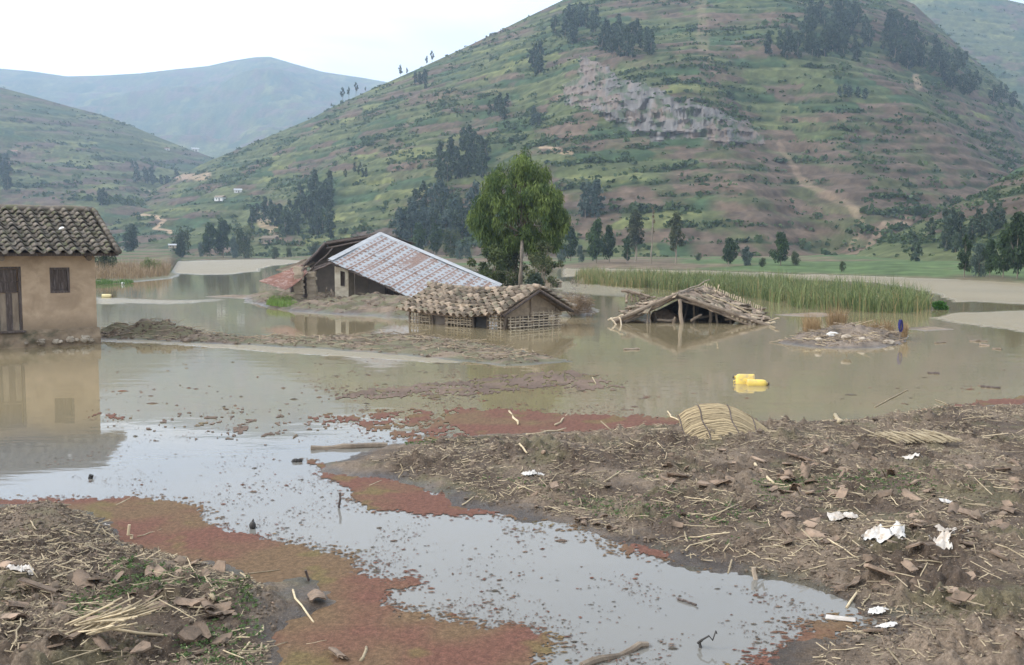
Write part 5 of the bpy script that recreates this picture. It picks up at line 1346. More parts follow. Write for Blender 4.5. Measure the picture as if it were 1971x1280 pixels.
# ---------------------------------------------------------------- the tile-roofed wattle hut standing in water
def tile_hut():
    c = at(973, 634, 0.0); th = math.radians(45)
    base = np.array([c[0], c[1], 0.0])
    t = thing('wattle_hut', 'half-drowned wattle-and-daub hut with a sagging clay tile roof', 'hut', base)
    f = np.array([-math.cos(th), math.sin(th), 0]); g = np.array([math.sin(th), math.cos(th), 0])   # along the front (leftwards), along the gable (backwards)
    L, Wd, ze, zr = 5.4, 2.75, .82, 1.44
    Q = lambda a, b_, z: f * a + g * b_ + np.array([0, 0, z])
    out = -g
    def wall(a0, a1, b0, b1, z0, z1, th_, m_, name='daub_wall'):
        p, q = Q(a0, b0, 0), Q(a1, b1, 0); d = nrm(q - p); n = np.array([-d[1], d[0], 0]); n = n if n @ (Q(L / 2, Wd / 2, 0) - p) > 0 else -n
        n = n * th_
        z = np.array([0, 0, 1.0])
        return part(name, hexa([p + z * z0, q + z * z0, q + n + z * z0, p + n + z * z0, p + z * z1, q + z * z1, q + n + z * z1, p + n + z * z1]), m_, t)
    # front: lattice | grey panel | lattice | doorway filled black | lattice
    wall(.0, 5.4, .02, .02, .52, .84, .10, M['daub'])
    wall(4.05, 5.35, .35, .35, -.4, .6, .06, M['daub'], 'inner_wall_and_shade'); wall(1.5, 3.9, .55, .55, -.4, .7, .06, M['darkwood_and_shade'], 'inner_wall_and_shade')  # the dark one stands in for the shade behind the lattice
    wall(3.25, 3.95, .03, .03, -.4, .55, .06, M['greywall'], 'plaster_panel'); wall(0.05, .9, .45, .45, -.4, .6, .06, M['daub'], 'inner_wall_and_shade')
    # gable wall: triangle of cracked daub above, lattice below
    part('gable_wall', hexa([Q(.03, .05, .42), Q(.03, Wd - .05, .42), Q(.14, Wd - .05, .42), Q(.14, .05, .42), Q(.03, .05, .72), Q(.03, Wd - .05, .72), Q(.14, Wd - .05, .72), Q(.14, .05, .72)]), M['daub'], t)
    part('gable_wall', hexa([Q(.035, .05, .723), Q(.035, Wd - .05, .723), Q(.14, Wd - .05, .723), Q(.14, .05, .723), Q(.035, Wd / 2 - .08, 1.30), Q(.035, Wd / 2 + .08, 1.30), Q(.14, Wd / 2 + .08, 1.30), Q(.14, Wd / 2 - .08, 1.30)]), M['daub'], t)
    wall(.35, .35, .1, Wd - .1, -.4, .55, .05, M['darkwood_and_shade'], 'inner_wall_and_shade'); wall(.30, .30, .1, 1.1, -.4, .42, .05, M['daub'], 'inner_wall_and_shade')  # dark sheet put in as shade behind the gable lattice
    def lattice(p, q, z0, z1, nv, nh, seed):
        d = q - p
        for k in range(nv):
            u = (k + .5) / nv + RNG.normal(0, .008)
            a = p + d * u; part('wattle_upright', rough_pole(a + [0, 0, -.3], a + [RNG.normal(0, .02), 0, z1 + .03], .028, n=5, seg=3, wob=.008), M['wattle'], t)
        for k in range(nh):
            z = z0 + (z1 - z0) * (k + .5) / nh
            o_ = nrm(np.array([-d[1], d[0], 0])) * (.028 if k % 2 else -.028)
            part('wattle_rod', rough_pole(p + o_ - d * .02 + [0, 0, z + RNG.normal(0, .015)], q + o_ + d * .02 + [0, 0, z + RNG.normal(0, .015) - .02], .027, n=5, seg=6, wob=.012), M['wattle'], t)
    lattice(Q(5.3, -.04, 0), Q(4.1, -.04, 0), .02, .5, 6, 5, 1)
    lattice(Q(3.2, -.04, 0), Q(1.75, -.04, 0), .02, .56, 8, 6, 2)
    lattice(Q(.85, -.04, 0), Q(.08, -.04, 0), .02, .44, 4, 4, 3)
    lattice(Q(-.05, .12, 0), Q(-.05, 1.25, 0), .02, .42, 5, 4, 4)
    lattice(Q(-.05, 1.3, 0), Q(-.05, Wd + .15, 0), .02, .56, 6, 6, 5)
    for a, b_, h in [(5.4, 0, .7), (4.02, 0, .62), (3.22, 0, .62), (1.70, 0, .62), (.92, 0, .60), (0, 0, .66), (0, Wd, .66), (0, Wd / 2, 1.3)]:
        part('post', rough_pole(Q(a, b_ - .03, -.5), Q(a, b_ - .03, h), .05, wob=.012), M['wood'], t)
    wall(1.02, 1.62, .06, .06, -.4, .50, .05, M['black'], 'door')  # black panel put in for the shade inside the open doorway
    part('door_lintel', rough_pole(Q(.88, -.05, .52), Q(1.74, -.05, .53), .04, wob=.006), M['wood'], t)
    # roof: sagging slab, tiles on the front slope, rafters at the gable
    ov, gv = .45, .42
    sagz = lambda u: -.16 * math.sin(math.pi * u) - .05 * u
    half = Wd / 2
    dz = (zr - ze) / half
    zeave = ze - dz * ov
    down = nrm(-g * (half + ov) + np.array([0, 0, zeave - zr])); sl = math.hypot(half + ov, zr - zeave)
    downb = nrm(g * (half + ov) + np.array([0, 0, zeave - zr]))
    for dv, nm in ((down, 'roof_deck'), (downb, 'roof_deck')):
        nu, nv = 14, 4; V = []
        for j in range(nv):
            for i in range(nu):
                u = i / (nu - 1); V.append(Q(-gv + (L + gv + .4) * u, half, zr + sagz(u)) + dv * sl * j / (nv - 1))
        V = np.array(V); V2 = V - [0, 0, .06]
        Fq = [tuple(q) for q in gridfaces(nv, nu)] + [tuple(q + nu * nv) for q in gridfaces(nv, nu)[:, ::-1]]
        for i in range(nu - 1): Fq += [(i, i + nu * nv, i + 1 + nu * nv, i + 1), ((nv - 1) * nu + i, (nv - 1) * nu + i + 1, (nv - 1) * nu + i + 1 + nu * nv, (nv - 1) * nu + i + nu * nv)]
        for j in range(nv - 1): Fq += [(j * nu, (j + 1) * nu, (j + 1) * nu + nu * nv, j * nu + nu * nv)]
        part(nm, (np.concatenate([V, V2]), Fq), M['thatch'], t)
    meshes = [mk_mesh('tile', *wave_tile(.40, .40, .075, seed=780 + i, n=11), M['tile'], True) for i in range(5)]
    ncol = int((L + gv + .35) / .37)
    tile_roof(t, Q(-gv, half, zr + .05), f, down, ncol, 7, .37, .40, sl / 6.7, meshes, .8, .012, lambda u, v: np.array([0, 0, sagz(u) + .03 * math.sin(u * 9 + v * 2)]))
    meshes2 = meshes[:2]
    tile_roof(t, Q(-gv, half, zr + .05), f, downb, 2, 7, .37, .40, sl / 6.7, meshes2, 1.6, .05)
    for k in range(20):
        u = k / 19; p = Q(-gv + (L + gv + .2) * u, half, zr + sagz(u) + .09)
        part('ridge_tile', polytube([p, p + f * .33 + [0, 0, .01]], [.085, .10], 7), M['tile'], t, True)
    for dv in (down, downb):
        for k, o_ in enumerate((.02, .16)):
            p = Q(-gv + o_, half, zr - .07); part('verge_rafter', rough_pole(p, p + dv * (sl + .05), .045, wob=.01), M['darkwood_and_shade'], t)
    for k in range(9):
        p = Q(.3 + k * .6, half, zr - .12); part('rafter', rough_pole(p, p + down * (sl + .06), .03, wob=.01, n=5), M['darkwood_and_shade'], t)
tile_hut()

# ---------------------------------------------------------------- the collapsed roof at the right
def fallen_roof():
    A = atY(1302, 566, 39.2); Lf, Rt = atY(1186, 619, 39.0), atY(1476, 628, 37.9)
    A2 = atY(1356, 552, 45.5); Lf2, Rt2 = atY(1228, 583, 45.5), atY(1466, 598, 43.8)
    base = np.array([A[0], A[1], 0])
    t = thing('fallen_roof', 'collapsed brown roof resting on broken posts in the water at right', 'roof', base)
    W = dict(world_co=True)
    def surf(P0, P1, P2, P3, name, seed):
        nu, nv = 30, 22; V = []
        for j in range(nv):
            for i in range(nu):
                u, v = i / (nu - 1), j / (nv - 1)
                p = (P0 * (1 - u) + P1 * u) * (1 - v) + (P3 * (1 - u) + P2 * u) * v
                n = .07 * float(fbm(np.array([p[0] * 2.5]), np.array([p[1] * 2.5 + seed]), 3, seed)[0]) - .10 * math.sin(math.pi * u) * .7
                V.append(p + [0, 0, n])
        V = np.array(V); n0 = nu * nv; Fq = [tuple(q) for q in gridfaces(nv, nu)] + [tuple(q + n0) for q in gridfaces(nv, nu)[:, ::-1]]
        for i in range(nu - 1): Fq += [(i, i + n0, i + 1 + n0, i + 1), ((nv - 1) * nu + i, (nv - 1) * nu + i + 1, (nv - 1) * nu + i + 1 + n0, (nv - 1) * nu + i + n0)]
        for j in range(nv - 1): Fq += [(j * nu, (j + 1) * nu, (j + 1) * nu + n0, j * nu + n0), (j * nu + nu - 1, j * nu + nu - 1 + n0, (j + 1) * nu + nu - 1 + n0, (j + 1) * nu + nu - 1)]
        part(name, (np.concatenate([V, V - [0, 0, .09]]), Fq), M['thatch'], t, **W)
        return V.reshape(nv, nu, 3)
    SL, SR = surf(A, Lf, Lf2, A2, 'roof_slope', 31), surf(A, Rt, Rt2, A2, 'roof_slope', 37)
    sm = [mk_mesh('roof_tile', *wave_tile(.24, .38, .035, seed=800 + i, n=7), M['tile'], True) for i in range(4)]
    l, a = XF[t.name]
    for S, n in ((SL, 95), (SR, 150)):
        for k in range(n):
            j, i = int(RNG.integers(0, S.shape[0])), int(RNG.integers(0, S.shape[1] - 1))
            p = S[j, i]; d = nrm(S[j, min(i + 1, S.shape[1] - 1)] - p); e = nrm(S[min(j + 1, S.shape[0] - 1), i] - S[max(j - 1, 0), i])
            yaw = math.atan2(d[1], d[0]) + RNG.normal(0, .5) + math.pi / 2; pit = math.asin(np.clip(-d[2], -1, 1))
            put('roof_tile', sm[int(RNG.integers(4))], t, p - l + [0, 0, .045], (pit * .9 + RNG.normal(0, .12), RNG.normal(0, .2), yaw), (RNG.uniform(.7, 1.2),) * 3)
    for k in range(26):
        u = k / 25; p = SR[int(5 + 15 * u)][-1] if False else Rt * (1 - u) + Rt2 * u
        part('thatch_end', rough_pole(p + [0, 0, -.02], p + [RNG.normal(.06, .05), -.06, -.22 - RNG.random() * .08], .045, .02, n=5, seg=2), M['thatch'] if k % 3 else M['wattle'], t, **W)
    for k in range(9):
        u = .62 + .38 * k / 8; p = A * (1 - u) + Rt * u
        part('rafter_end', rough_pole(p + [0, .1, -.03], p + [.03, -.10, -.12], .05, n=7, seg=2), M['wattle'], t, **W)
    for P0, P1, r in [(A + [.02, -.05, .02], Lf + [-.1, -.1, 0], .075), (A + [-.02, -.05, .0], Rt + [.05, -.1, .02], .075), (A + [0, .12, -.12], Lf + [.35, .05, -.05], .05), (A + [0, .12, -.12], Rt + [-.35, .05, -.05], .05), (A, A2, .06)]:
        part('verge_beam', rough_pole(P0, P1, r, wob=.02, seg=7), M['wood'], t, **W)
    for x, yt, yb, Y, r, lean in [(1308, 576, 623, 38.9, .085, 4), (1246, 600, 622, 39.0, .035, 0), (1250, 600, 622, 39.1, .03, 2), (1336, 585, 620, 40.2, .05, 0), (1368, 596, 620, 39.6, .07, 0), (1378, 599, 621, 39.2, .05, 4), (1260, 598, 620, 40, .05, 6), (1325, 578, 612, 41, .04, -10), (1300, 610, 622, 39, .06, -8), (1342, 582, 600, 42, .07, 0), (1407, 612, 621, 38.9, .06, 0)]:
        b = atY(x + lean, yb, Y); b[2] = -.3
        part('post', rough_pole(b, atY(x, yt, Y), r, r * .9, wob=.015), M['wood'], t, **W)
    for x0, y0, Y0, x1, y1, Y1 in [(1345, 612, 40, 1405, 600, 40.5), (1395, 615, 38.8, 1440, 618, 38.6), (1265, 616, 39.3, 1300, 618, 39.3), (1330, 618, 38.7, 1350, 606, 39.0)]:
        part('fallen_beam', rough_pole(atY(x0, y0, Y0), atY(x1, y1, Y1), .05), M['wood'], t, **W)
    part('back_panel', slab(atY(1290, 600, 43), atY(1380, 612, 43), atY(1420, 590, 46), atY(1300, 585, 46), .05), M['darkwood_and_shade'], t, **W)
    part('inner_heap', blob(atY(1278, 612, 41), (.6, .6, .35), 10, 7, .2, 811), M['thatch'], t, world_co=True)
    part('inner_wall_and_shade', hexa([(Lf2[0], 45.2, -.3), (Rt2[0] - .4, 44.2, -.3), (Rt2[0] - .4, 44.4, -.3), (Lf2[0], 45.4, -.3), (A2[0] - .9, 45.2, .75), (A2[0] + .8, 44.6, .75), (A2[0] + .8, 44.8, .75), (A2[0] - .9, 45.4, .75)]), M['darkwood_and_shade'], t, **W)  # like the back panel, a dark sheet for shade under the roof
    for k in range(30):   # stubs of the eave lathing along the far edge
        u = k / 29; p = A2 * (1 - u) + Rt2 * u + [0, 0, .02]
        part('lath_stub', rough_pole(p, p + [RNG.normal(0, .02), 0, .14 + .05 * RNG.random()], .022, n=4, seg=1), M['wattle'], t, **W)
    part('pole', rough_pole(atY(1292, 572, 39.3), atY(1366, 538, 44), .045, .02, seg=6), M['wood'], t, **W)
    part('pole', rough_pole(atY(1376, 566, 43), atY(1384, 548, 43), .04, .03), M['stalk'], t, **W)
    part('pole', rough_pole(atY(1360, 566, 41), atY(1465, 612, 40), .03, .02, seg=6), M['stalk'], t, **W)
    tw = atY(1200, 562, 44.5)
    for x0, y0, x1, y1, r in [(1196, 560, 1232, 566, .07), (1208, 563, 1206, 582, .06), (1216, 566, 1217, 580, .05), (1222, 568, 1224, 580, .035), (1228, 570, 1245, 575, .06), (1205, 558, 1250, 570, .05), (1230, 576, 1262, 572, .05), (1236, 568, 1243, 580, .03)]:
        part('corner_timber', rough_pole(atY(x0, y0, 44.5), atY(x1, y1, 44.3), r), M['wood'], t, **W)
    for x0, y0, x1, y1 in [(1176, 612, 1190, 628), (1192, 612, 1197, 628), (1170, 616, 1200, 606), (1480, 618, 1500, 612), (1470, 622, 1492, 620)]:
        part('loose_pole', rough_pole(atY(x0, y0, 38.6), atY(x1, y1, 38.2), .03), M['wattle'], t, **W)
fallen_roof()

# ---------------------------------------------------------------- little houses on the far slopes
def small_house(h, x, y, wpx, wallm, roofm, label, Y=None, yaw=.3):
    p = hill_pt(h, x, y) if h is not None else atY(x, y, Y)
    s = wpx / pxm(p[1]); t = thing('small_house', label, 'house', p - [0, 0, .3], yaw, 'small houses on the slopes')
    hh = s * .42; d = s * .7
    part('wall', box((0, 0, hh / 2), (s, d, hh)), wallm, t)
    V = np.array([(-s * .56, -d * .62, hh * .96), (s * .56, -d * .62, hh * .96), (s * .56, d * .62, hh * .96), (-s * .56, d * .62, hh * .96), (-s * .56, 0, hh * 1.45), (s * .56, 0, hh * 1.45)])
    part('roof', (V, [(0, 1, 5, 4), (2, 3, 4, 5), (0, 4, 3), (1, 2, 5), (0, 3, 2, 1)]), roofm, t)
    part('door', box((s * .1, -d * .5 - .02, hh * .38), (s * .13, .06, hh * .72)), M['darkwood_and_shade'], t)
    part('window', box((-s * .22, -d * .5 - .02, hh * .55), (s * .12, .06, hh * .3)), M['darkwood_and_shade'], t)
small_house(H_MAIN, 214, 386, 15, M['lime'], M['tin'], 'white house with pale roof just above the mud house ridge')
small_house(H_MAIN, 224, 394, 9, M['lime'], M['tile'], 'smaller pale house below the white one above the mud house ridge')
small_house(H_MAIN, 279, 364, 17, M['adobe'], M['tile'], 'tan house on the slope where the two hills meet')
small_house(H_MAIN, 424, 388, 18, M['lime'], M['tile'], 'pale house with brown roof alone on the green slope', yaw=-.3)
small_house(H_MAIN, 458, 371, 14, M['lime'], M['tin'], 'white-roofed house beside a dark tree on the green slope')
small_house(H_LEFT, 376, 292, 13, M['lime'], M['tin'], 'tiny white house high in the notch between the hills')
small_house(H_LEFT, 322, 292, 9, M['lime'], M['rust'], 'tiny reddish-roofed house in the notch between the hills')
small_house(H_LEFT, 28, 296, 10, M['adobe'], M['rust'], 'tiny house on the left hill near the picture edge')
small_house(H_MAIN, 520, 470, 26, M['adobe'], M['tile'], 'brown mud house under the bare cutting left of the tin roof', yaw=-.2)
small_house(None, 332, 476, 14, M['adobe'], M['tin'], 'low pale-roofed house beside the lone round tree', Y=318)
small_house(None, 1064, 545, 28, M['adobe'], M['tile'], 'small hut with sloping roof peeping out right of the tall tree', Y=66, yaw=.6)
# ================================================================ THINGS ON THE MUD AND IN THE WATER
def gz_at(X, Y):
    z, e = ground_h(np.array([X]), np.array([Y])); return float(z[0])
def on_ground(x, y):
    p = at(x, y, 0.0)
    for _ in range(6):
        z = max(gz_at(p[0], p[1]), 0.0); p = at(x, y, z)
    return p
A_IN = [(1320, 830), (1560, 825), (1700, 818), (1971, 790), (1990, 1300), (1560, 1300), (1590, 1225), (1660, 1190), (1560, 1135), (1400, 1095), (1250, 1055), (1100, 1005), (900, 970), (760, 915), (700, 895), (860, 855), (1100, 845), (1250, 835)]
B_IN = [(-10, 990), (170, 995), (240, 1045), (420, 1095), (500, 1130), (540, 1200), (510, 1300), (-10, 1300)]
def scatter_ground(P, n, seed, thr=-9.0, bias_near=0.0):
    """points spread evenly in the picture-independent sense: uniform over the ground inside an outline"""
    W = wpoly(P); lo, hi = W.min(0), W.max(0); out = np.zeros((0, 2))
    while len(out) < n:
        q = RNG.uniform(lo, hi, (n * 4, 2)); q = q[sdpoly(q[:, 0], q[:, 1], W) > 0]
        q = q[fbm(q[:, 0] / 1.1, q[:, 1] / 1.1, 3, seed) + RNG.normal(0, .15, len(q)) > thr]; out = np.concatenate([out, q])
    out = out[:n]; z, e = ground_h(out[:, 0], out[:, 1])
    k = e > .05
    return np.concatenate([out, z[:, None]], 1)[k]

# ---- straw, chips, clods and sprouts: far too many to count
def straw():
    parts = []
    for P, n, s in ((A_IN, 17000, 901), (B_IN, 5200, 903)):
        Q = scatter_ground(P, n, s, -.12); m = len(Q)
        L = RNG.lognormal(math.log(.055), .6, m); a = RNG.uniform(0, 6.28, m); pit = RNG.normal(.06, .22, m)
        d = np.stack([np.cos(a) * np.cos(pit), np.sin(a) * np.cos(pit), np.sin(pit)], 1)
        r = (.0022 + .0022 * RNG.random(m))[:, None] * (1 + L[:, None] * 3)
        sd_ = np.stack([-np.sin(a), np.cos(a), 0 * a], 1) * r; up = np.array([0, 0, 1.0]) * r * 1.2
        c = Q + [0, 0, .006]; A_, B_ = c - d * L[:, None] / 2, c + d * L[:, None] / 2
        V = np.stack([A_ - sd_, A_ + sd_, A_ + up, B_ - sd_, B_ + sd_, B_ + up], 1).reshape(-1, 3)
        b = np.arange(m)[:, None] * 6
        Fq = np.concatenate([b + [0, 2, 5, 3], b + [2, 1, 4, 5]])
        t = RNG.random((m, 1)); k = RNG.random((m, 1))
        C = np.where(k < .5, np.array((.40, .32, .21)) * (.45 + .6 * t), np.array((.13, .098, .07)) * (.6 + .7 * t))
        parts.append((V, Fq, np.repeat(C, 6, 0)))
    V, Fq, C, _ = np_join(parts, [0, 0])
    m_ = mat('straw_litter', (.85, .85, .85), (1.1, 1.1, 1.1), 20, .9, 0, attr=True, rnd=0); M['litter'] = m_
    tag(put('straw_litter', mk_mesh('straw_litter', V, Fq, m_, False, C)), 'fine straw and stalk litter strewn over the mud banks', 'litter', kind='stuff')
    # clods and crumbs
    base_v, base_f = blob((0, 0, 0), (1, 1, .75), 5, 3, .28, 5)
    base_f = [f if len(f) == 4 else (*f, f[-1]) for f in base_f]
    VV, CC, FF, o = [], [], [], 0
    for P, n, s, sz in ((A_IN, 6000, 911, .010), (B_IN, 2400, 913, .010), (A_IN, 260, 915, .026), (B_IN, 90, 917, .026)):
        Q = scatter_ground(P, n, s, -.05); m = len(Q)
        r = sz * RNG.lognormal(0, .4, m); a = RNG.uniform(0, 6.28, m)
        v = base_v[None] * r[:, None, None] * (1 + RNG.uniform(-.3, .3, (m, len(base_v), 1)))
        x = v[..., 0] * np.cos(a)[:, None] - v[..., 1] * np.sin(a)[:, None]; y = v[..., 0] * np.sin(a)[:, None] + v[..., 1] * np.cos(a)[:, None]
        v = np.stack([x, y, v[..., 2]], -1) + Q[:, None] + [0, 0, .004]
        c = np.array((.150, .114, .084)) * RNG.uniform(.55, 1.35, (m, 1)); k = RNG.random((m, 1)) < .06; c = np.where(k, np.array((.24, .17, .12)) * RNG.uniform(.7, 1.2, (m, 1)), c)
        for i in range(m):
            FF.append(np.array(base_f) + o); o += len(base_v)
        VV.append(v.reshape(-1, 3)); CC.append(np.repeat(c, len(base_v), 0))
    V, C, Fq = np.concatenate(VV), np.concatenate(CC), np.concatenate(FF)
    tag(put('mud_clods', mk_mesh('mud_clods', V, [tuple(q) if q[2] != q[3] else tuple(q[:3]) for q in Fq.tolist()], m_, False, C)), 'crumbled clods and small lumps of earth on the banks', 'clods', kind='stuff')
    # seedlings
    Q = np.concatenate([scatter_ground([(1450, 940), (1700, 930), (1900, 960), (1860, 1020), (1600, 1010), (1450, 980)], 500, 921, .1), scatter_ground([(900, 930), (1250, 930), (1500, 1020), (1400, 1070), (1100, 990)], 350, 923, .15),
                        scatter_ground([(150, 1120), (480, 1120), (520, 1290), (200, 1300), (120, 1200)], 800, 925, .0), scatter_ground([(780, 850), (850, 848), (840, 865), (780, 865)], 120, 927)])
    m = len(Q); P_ = np.repeat(Q, 4, 0) + RNG.normal(0, .012, (m * 4, 3)) * [1, 1, .4] + [0, 0, .018]
    t = RNG.random((len(P_), 1)); C = np.array((.045, .08, .028)) * (1 - t) + np.array((.11, .16, .055)) * t
    V, Fq, C = leaves_mesh(P_, RNG.normal(size=P_.shape) * [1, 1, .4], RNG.uniform(.014, .034, len(P_)), RNG.uniform(.010, .02, len(P_)), C)
    tag(put('seedlings', mk_mesh('seedlings', V, Fq, M['leaf'], False, C)), 'tiny green seedlings sprouting between the debris', 'seedlings', kind='stuff')
straw()

# ---- broken roof tiles, each its own piece
def shard_mesh(seed):
    rr = np.random.default_rng(seed); R = rr.uniform(.07, .11); arc = rr.uniform(1.3, 2.4); L = rr.uniform(.14, .30); n, k, th = 7, 4, .014
    V = []
    for lay in (0, 1):
        for j in range(k):
            for i in range(n):
                a = -arc / 2 + arc * i / (n - 1); y = (j / (k - 1) - .5) * L
                if j in (0, k - 1): y += rr.normal(0, .014)
                if i in (0, n - 1): a *= rr.uniform(.82, 1.0)
                r = R - lay * th; V.append((math.sin(a) * r, y, math.cos(a) * r - R * .55))
    g = gridfaces(k, n); o = n * k
    Fq = [tuple(q) for q in g] + [tuple(q[::-1] + o) for q in g]
    for i in range(n - 1): Fq += [(i, o + i, o + i + 1, i + 1)[::-1], ((k - 1) * n + i, (k - 1) * n + i + 1, o + (k - 1) * n + i + 1, o + (k - 1) * n + i)[::-1]]
    for j in range(k - 1): Fq += [(j * n, (j + 1) * n, o + (j + 1) * n, o + j * n)[::-1], (j * n + n - 1, o + j * n + n - 1, o + (j + 1) * n + n - 1, (j + 1) * n + n - 1)[::-1]]
    return mk_mesh('broken_tile', np.array(V), Fq, M['shard'], True)
SH = [shard_mesh(1000 + i) for i in range(8)]
def flat_shard(seed):
    rr = np.random.default_rng(seed); n = 6; a0 = rr.uniform(0, 6)
    pts = [(math.cos(a0 + i * 1.047) * rr.uniform(.06, .13), math.sin(a0 + i * 1.047) * rr.uniform(.04, .10)) for i in range(n)]
    V = [(x, y, .012 + .02 * x) for x, y in pts] + [(x, y, -.006 + .02 * x) for x, y in pts]
    return mk_mesh('broken_tile', np.array(V), [tuple(range(n)), tuple(range(2 * n - 1, n - 1, -1))] + [(i, i + n, (i + 1) % n + n, (i + 1) % n) for i in range(n)], M['shard'])
SH += [flat_shard(1020 + i) for i in range(5)]
def place_tile(x, y, lab, grp, s=1.0, rot=None, idx=None):
    p = on_ground(x, y)
    r = rot or (RNG.normal(0, .35), RNG.normal(0, .35), RNG.uniform(0, 6.28))
    o = put('broken_tile', SH[int(RNG.integers(len(SH))) if idx is None else idx], None, p + [0, 0, .02 * s], r, (s, s, s))
    tag(o, lab, 'tile', grp)
special = [(160, 1125, 'curled broken tile lying on its back in the left debris', 1.3, 0), (185, 1118, 'flat reddish tile piece beside the curled tile in the left debris', 1.0, 9), (78, 1142, 'big grey tile standing up out of the left debris', 1.6, 2), (400, 1172, 'reddish tile lying flat near the left bank edge', 1.15, 3), (412, 1192, 'pale upturned tile beside the reddish one on the left bank', 1.25, 4),
           (385, 1222, 'long brown tile near the bottom of the left bank', 1.2, 5), (425, 1236, 'brown square tile piece at the edge of the wet mud', 1.0, 10), (358, 1165, 'dark rounded tile half sunk left of the reddish tile', 1.1, 6), (310, 1110, 'row of tilted tiles, the middle one, on the left bank', 1.1, 1), (290, 1105, 'small pale tile in the tilted row on the left bank', .9, 7),
           (340, 1115, 'dark tile at the right of the tilted row on the left bank', 1.1, 5), (30, 1172, 'tan tile at the left edge of the photo', 1.3, 3), (145, 1235, 'grey gutter tile among bundled stalks on the left bank', 1.5, 2), (260, 1145, 'small triangular tile chip in the middle of the left bank', .6, 8), (650, 1268, 'split wooden-looking tile at the very bottom of the red weed', 1.3, 4),
           (610, 1155, 'grey tile half sunk in wet mud beside the small stake', 1.2, 0), (1068, 940, 'upright pale tile in the middle of the right bank', .9, 1), (1355, 935, 'flat pale tile left of the rubble strip', 1.2, 9), (1385, 938, 'dark tile propped beside the flat pale one', 1.1, 2), (1555, 860, 'square tan tile piece below the reed mat', 1.1, 10), (1560, 888, 'grey square tile below the tan one', 1.1, 11),
           (1460, 890, 'brown tile left of the grey square one', 1.1, 3), (1700, 955, 'tile standing on the mud right of centre', 1.0, 0), (1850, 908, 'tan tile at the far right of the rubble strip', 1.1, 10), (1570, 1035, 'arched brown tile above the puddle end', 1.3, 5), (1565, 1012, 'flat brown tile beside the rag heap', 1.2, 9), (1520, 998, 'rounded tile left of the rag heap', 1.0, 6),
           (1455, 980, 'reddish tile on the mud left of the rag heap', .9, 3), (1690, 1105, 'wide flat slab tile right of the puddle end', 1.9, 9), (1840, 1140, 'topmost tile of the small pile at right', .9, 10), (1850, 1152, 'middle tile of the small pile at right', .9, 11), (1838, 1160, 'lowest tile of the small pile at right', 1.0, 12), (1680, 1218, 'square tile standing in the wet edge of the puddle', 1.1, 10),
           (1645, 1130, 'grey tile leaning by the puddle end', 1.1, 0), (1925, 1072, 'orange tile at the right edge by the path', 1.2, 9), (1960, 1230, 'dark red tile at the right edge near the bottom', .8, 3)]
for x, y, lab, s, i in special: place_tile(x, y, lab, None, s * .95 if y < 1060 else s * .80, idx=i)
for n, box_, lab in ((46, (1380, 1650, 862, 955), 'clay tile shard in the rubble strip below the reed mat'), (34, (1650, 1960, 880, 1060), 'clay tile shard scattered over the far right of the bank'), (26, (1020, 1380, 880, 1040), 'clay tile shard scattered over the middle of the right bank'),
                     (22, (1480, 1900, 1000, 1180), 'clay tile shard between the rags and the puddle'), (30, (10, 440, 1080, 1265), 'small clay tile shard in the left bank debris')):
    for k in range(n):
        place_tile(RNG.uniform(box_[0], box_[1]), RNG.uniform(box_[2], box_[3]), lab, 'shards: ' + lab, RNG.uniform(.5, 1.0))

# ---- sticks and stalks
def stick_mesh(seed, m_, kink=.02):
    rr = np.random.default_rng(seed); pts = [np.array([(i / 4 - .5), rr.normal(0, kink), rr.normal(0, kink * .6)]) for i in range(5)]
    return mk_mesh('stalk', *polytube(pts, [.5, .52, .48, .5, .42], 5), m_, True), pts
def stick_variants(m_, r_over_l, kink):
    out = []
    for i in range(6):
        rr = np.random.default_rng(2000 + i + int(kink * 1000)); pts = [np.array([(k / 4 - .5), rr.normal(0, kink), rr.normal(0, kink * .6)]) for k in range(5)]
        out.append(mk_mesh('stalk', *polytube(pts, [r_over_l * q for q in (1, 1.05, .95, 1, .8)], 6), m_, True))
    return out
ST_TH, ST_MD, ST_WD = stick_variants(M['stalk'], .014, .02), stick_variants(M['stalk'], .03, .015), stick_variants(M['wood'], .035, .03)
def lay_stick(x0, y0, x1, y1, lab, grp=None, name='stalk', var=None, z0=None, z1=None, thick=1.0, cat='stick'):
    a, b = on_ground(x0, y0), on_ground(x1, y1)
    if z0 is not None: a[2] += z0
    if z1 is not None: b = atY(x1, y1, a[1] * .6 + b[1] * .4) if z1 < 0 else b + [0, 0, z1]
    d = b - a; L = np.linalg.norm(d); c = (a + b) / 2 + [0, 0, .012]
    var = var or ST_TH
    o = put(name, var[int(RNG.integers(len(var)))], None, c, (0, -math.asin(np.clip(d[2] / L, -1, 1)), math.atan2(d[1], d[0])), (L, L * thick, L * thick))
    return tag(o, lab, cat, grp)
named = [(1225, 1275, 1245, 1242, 'thick brown pole slanting in the water at the bottom'), ]
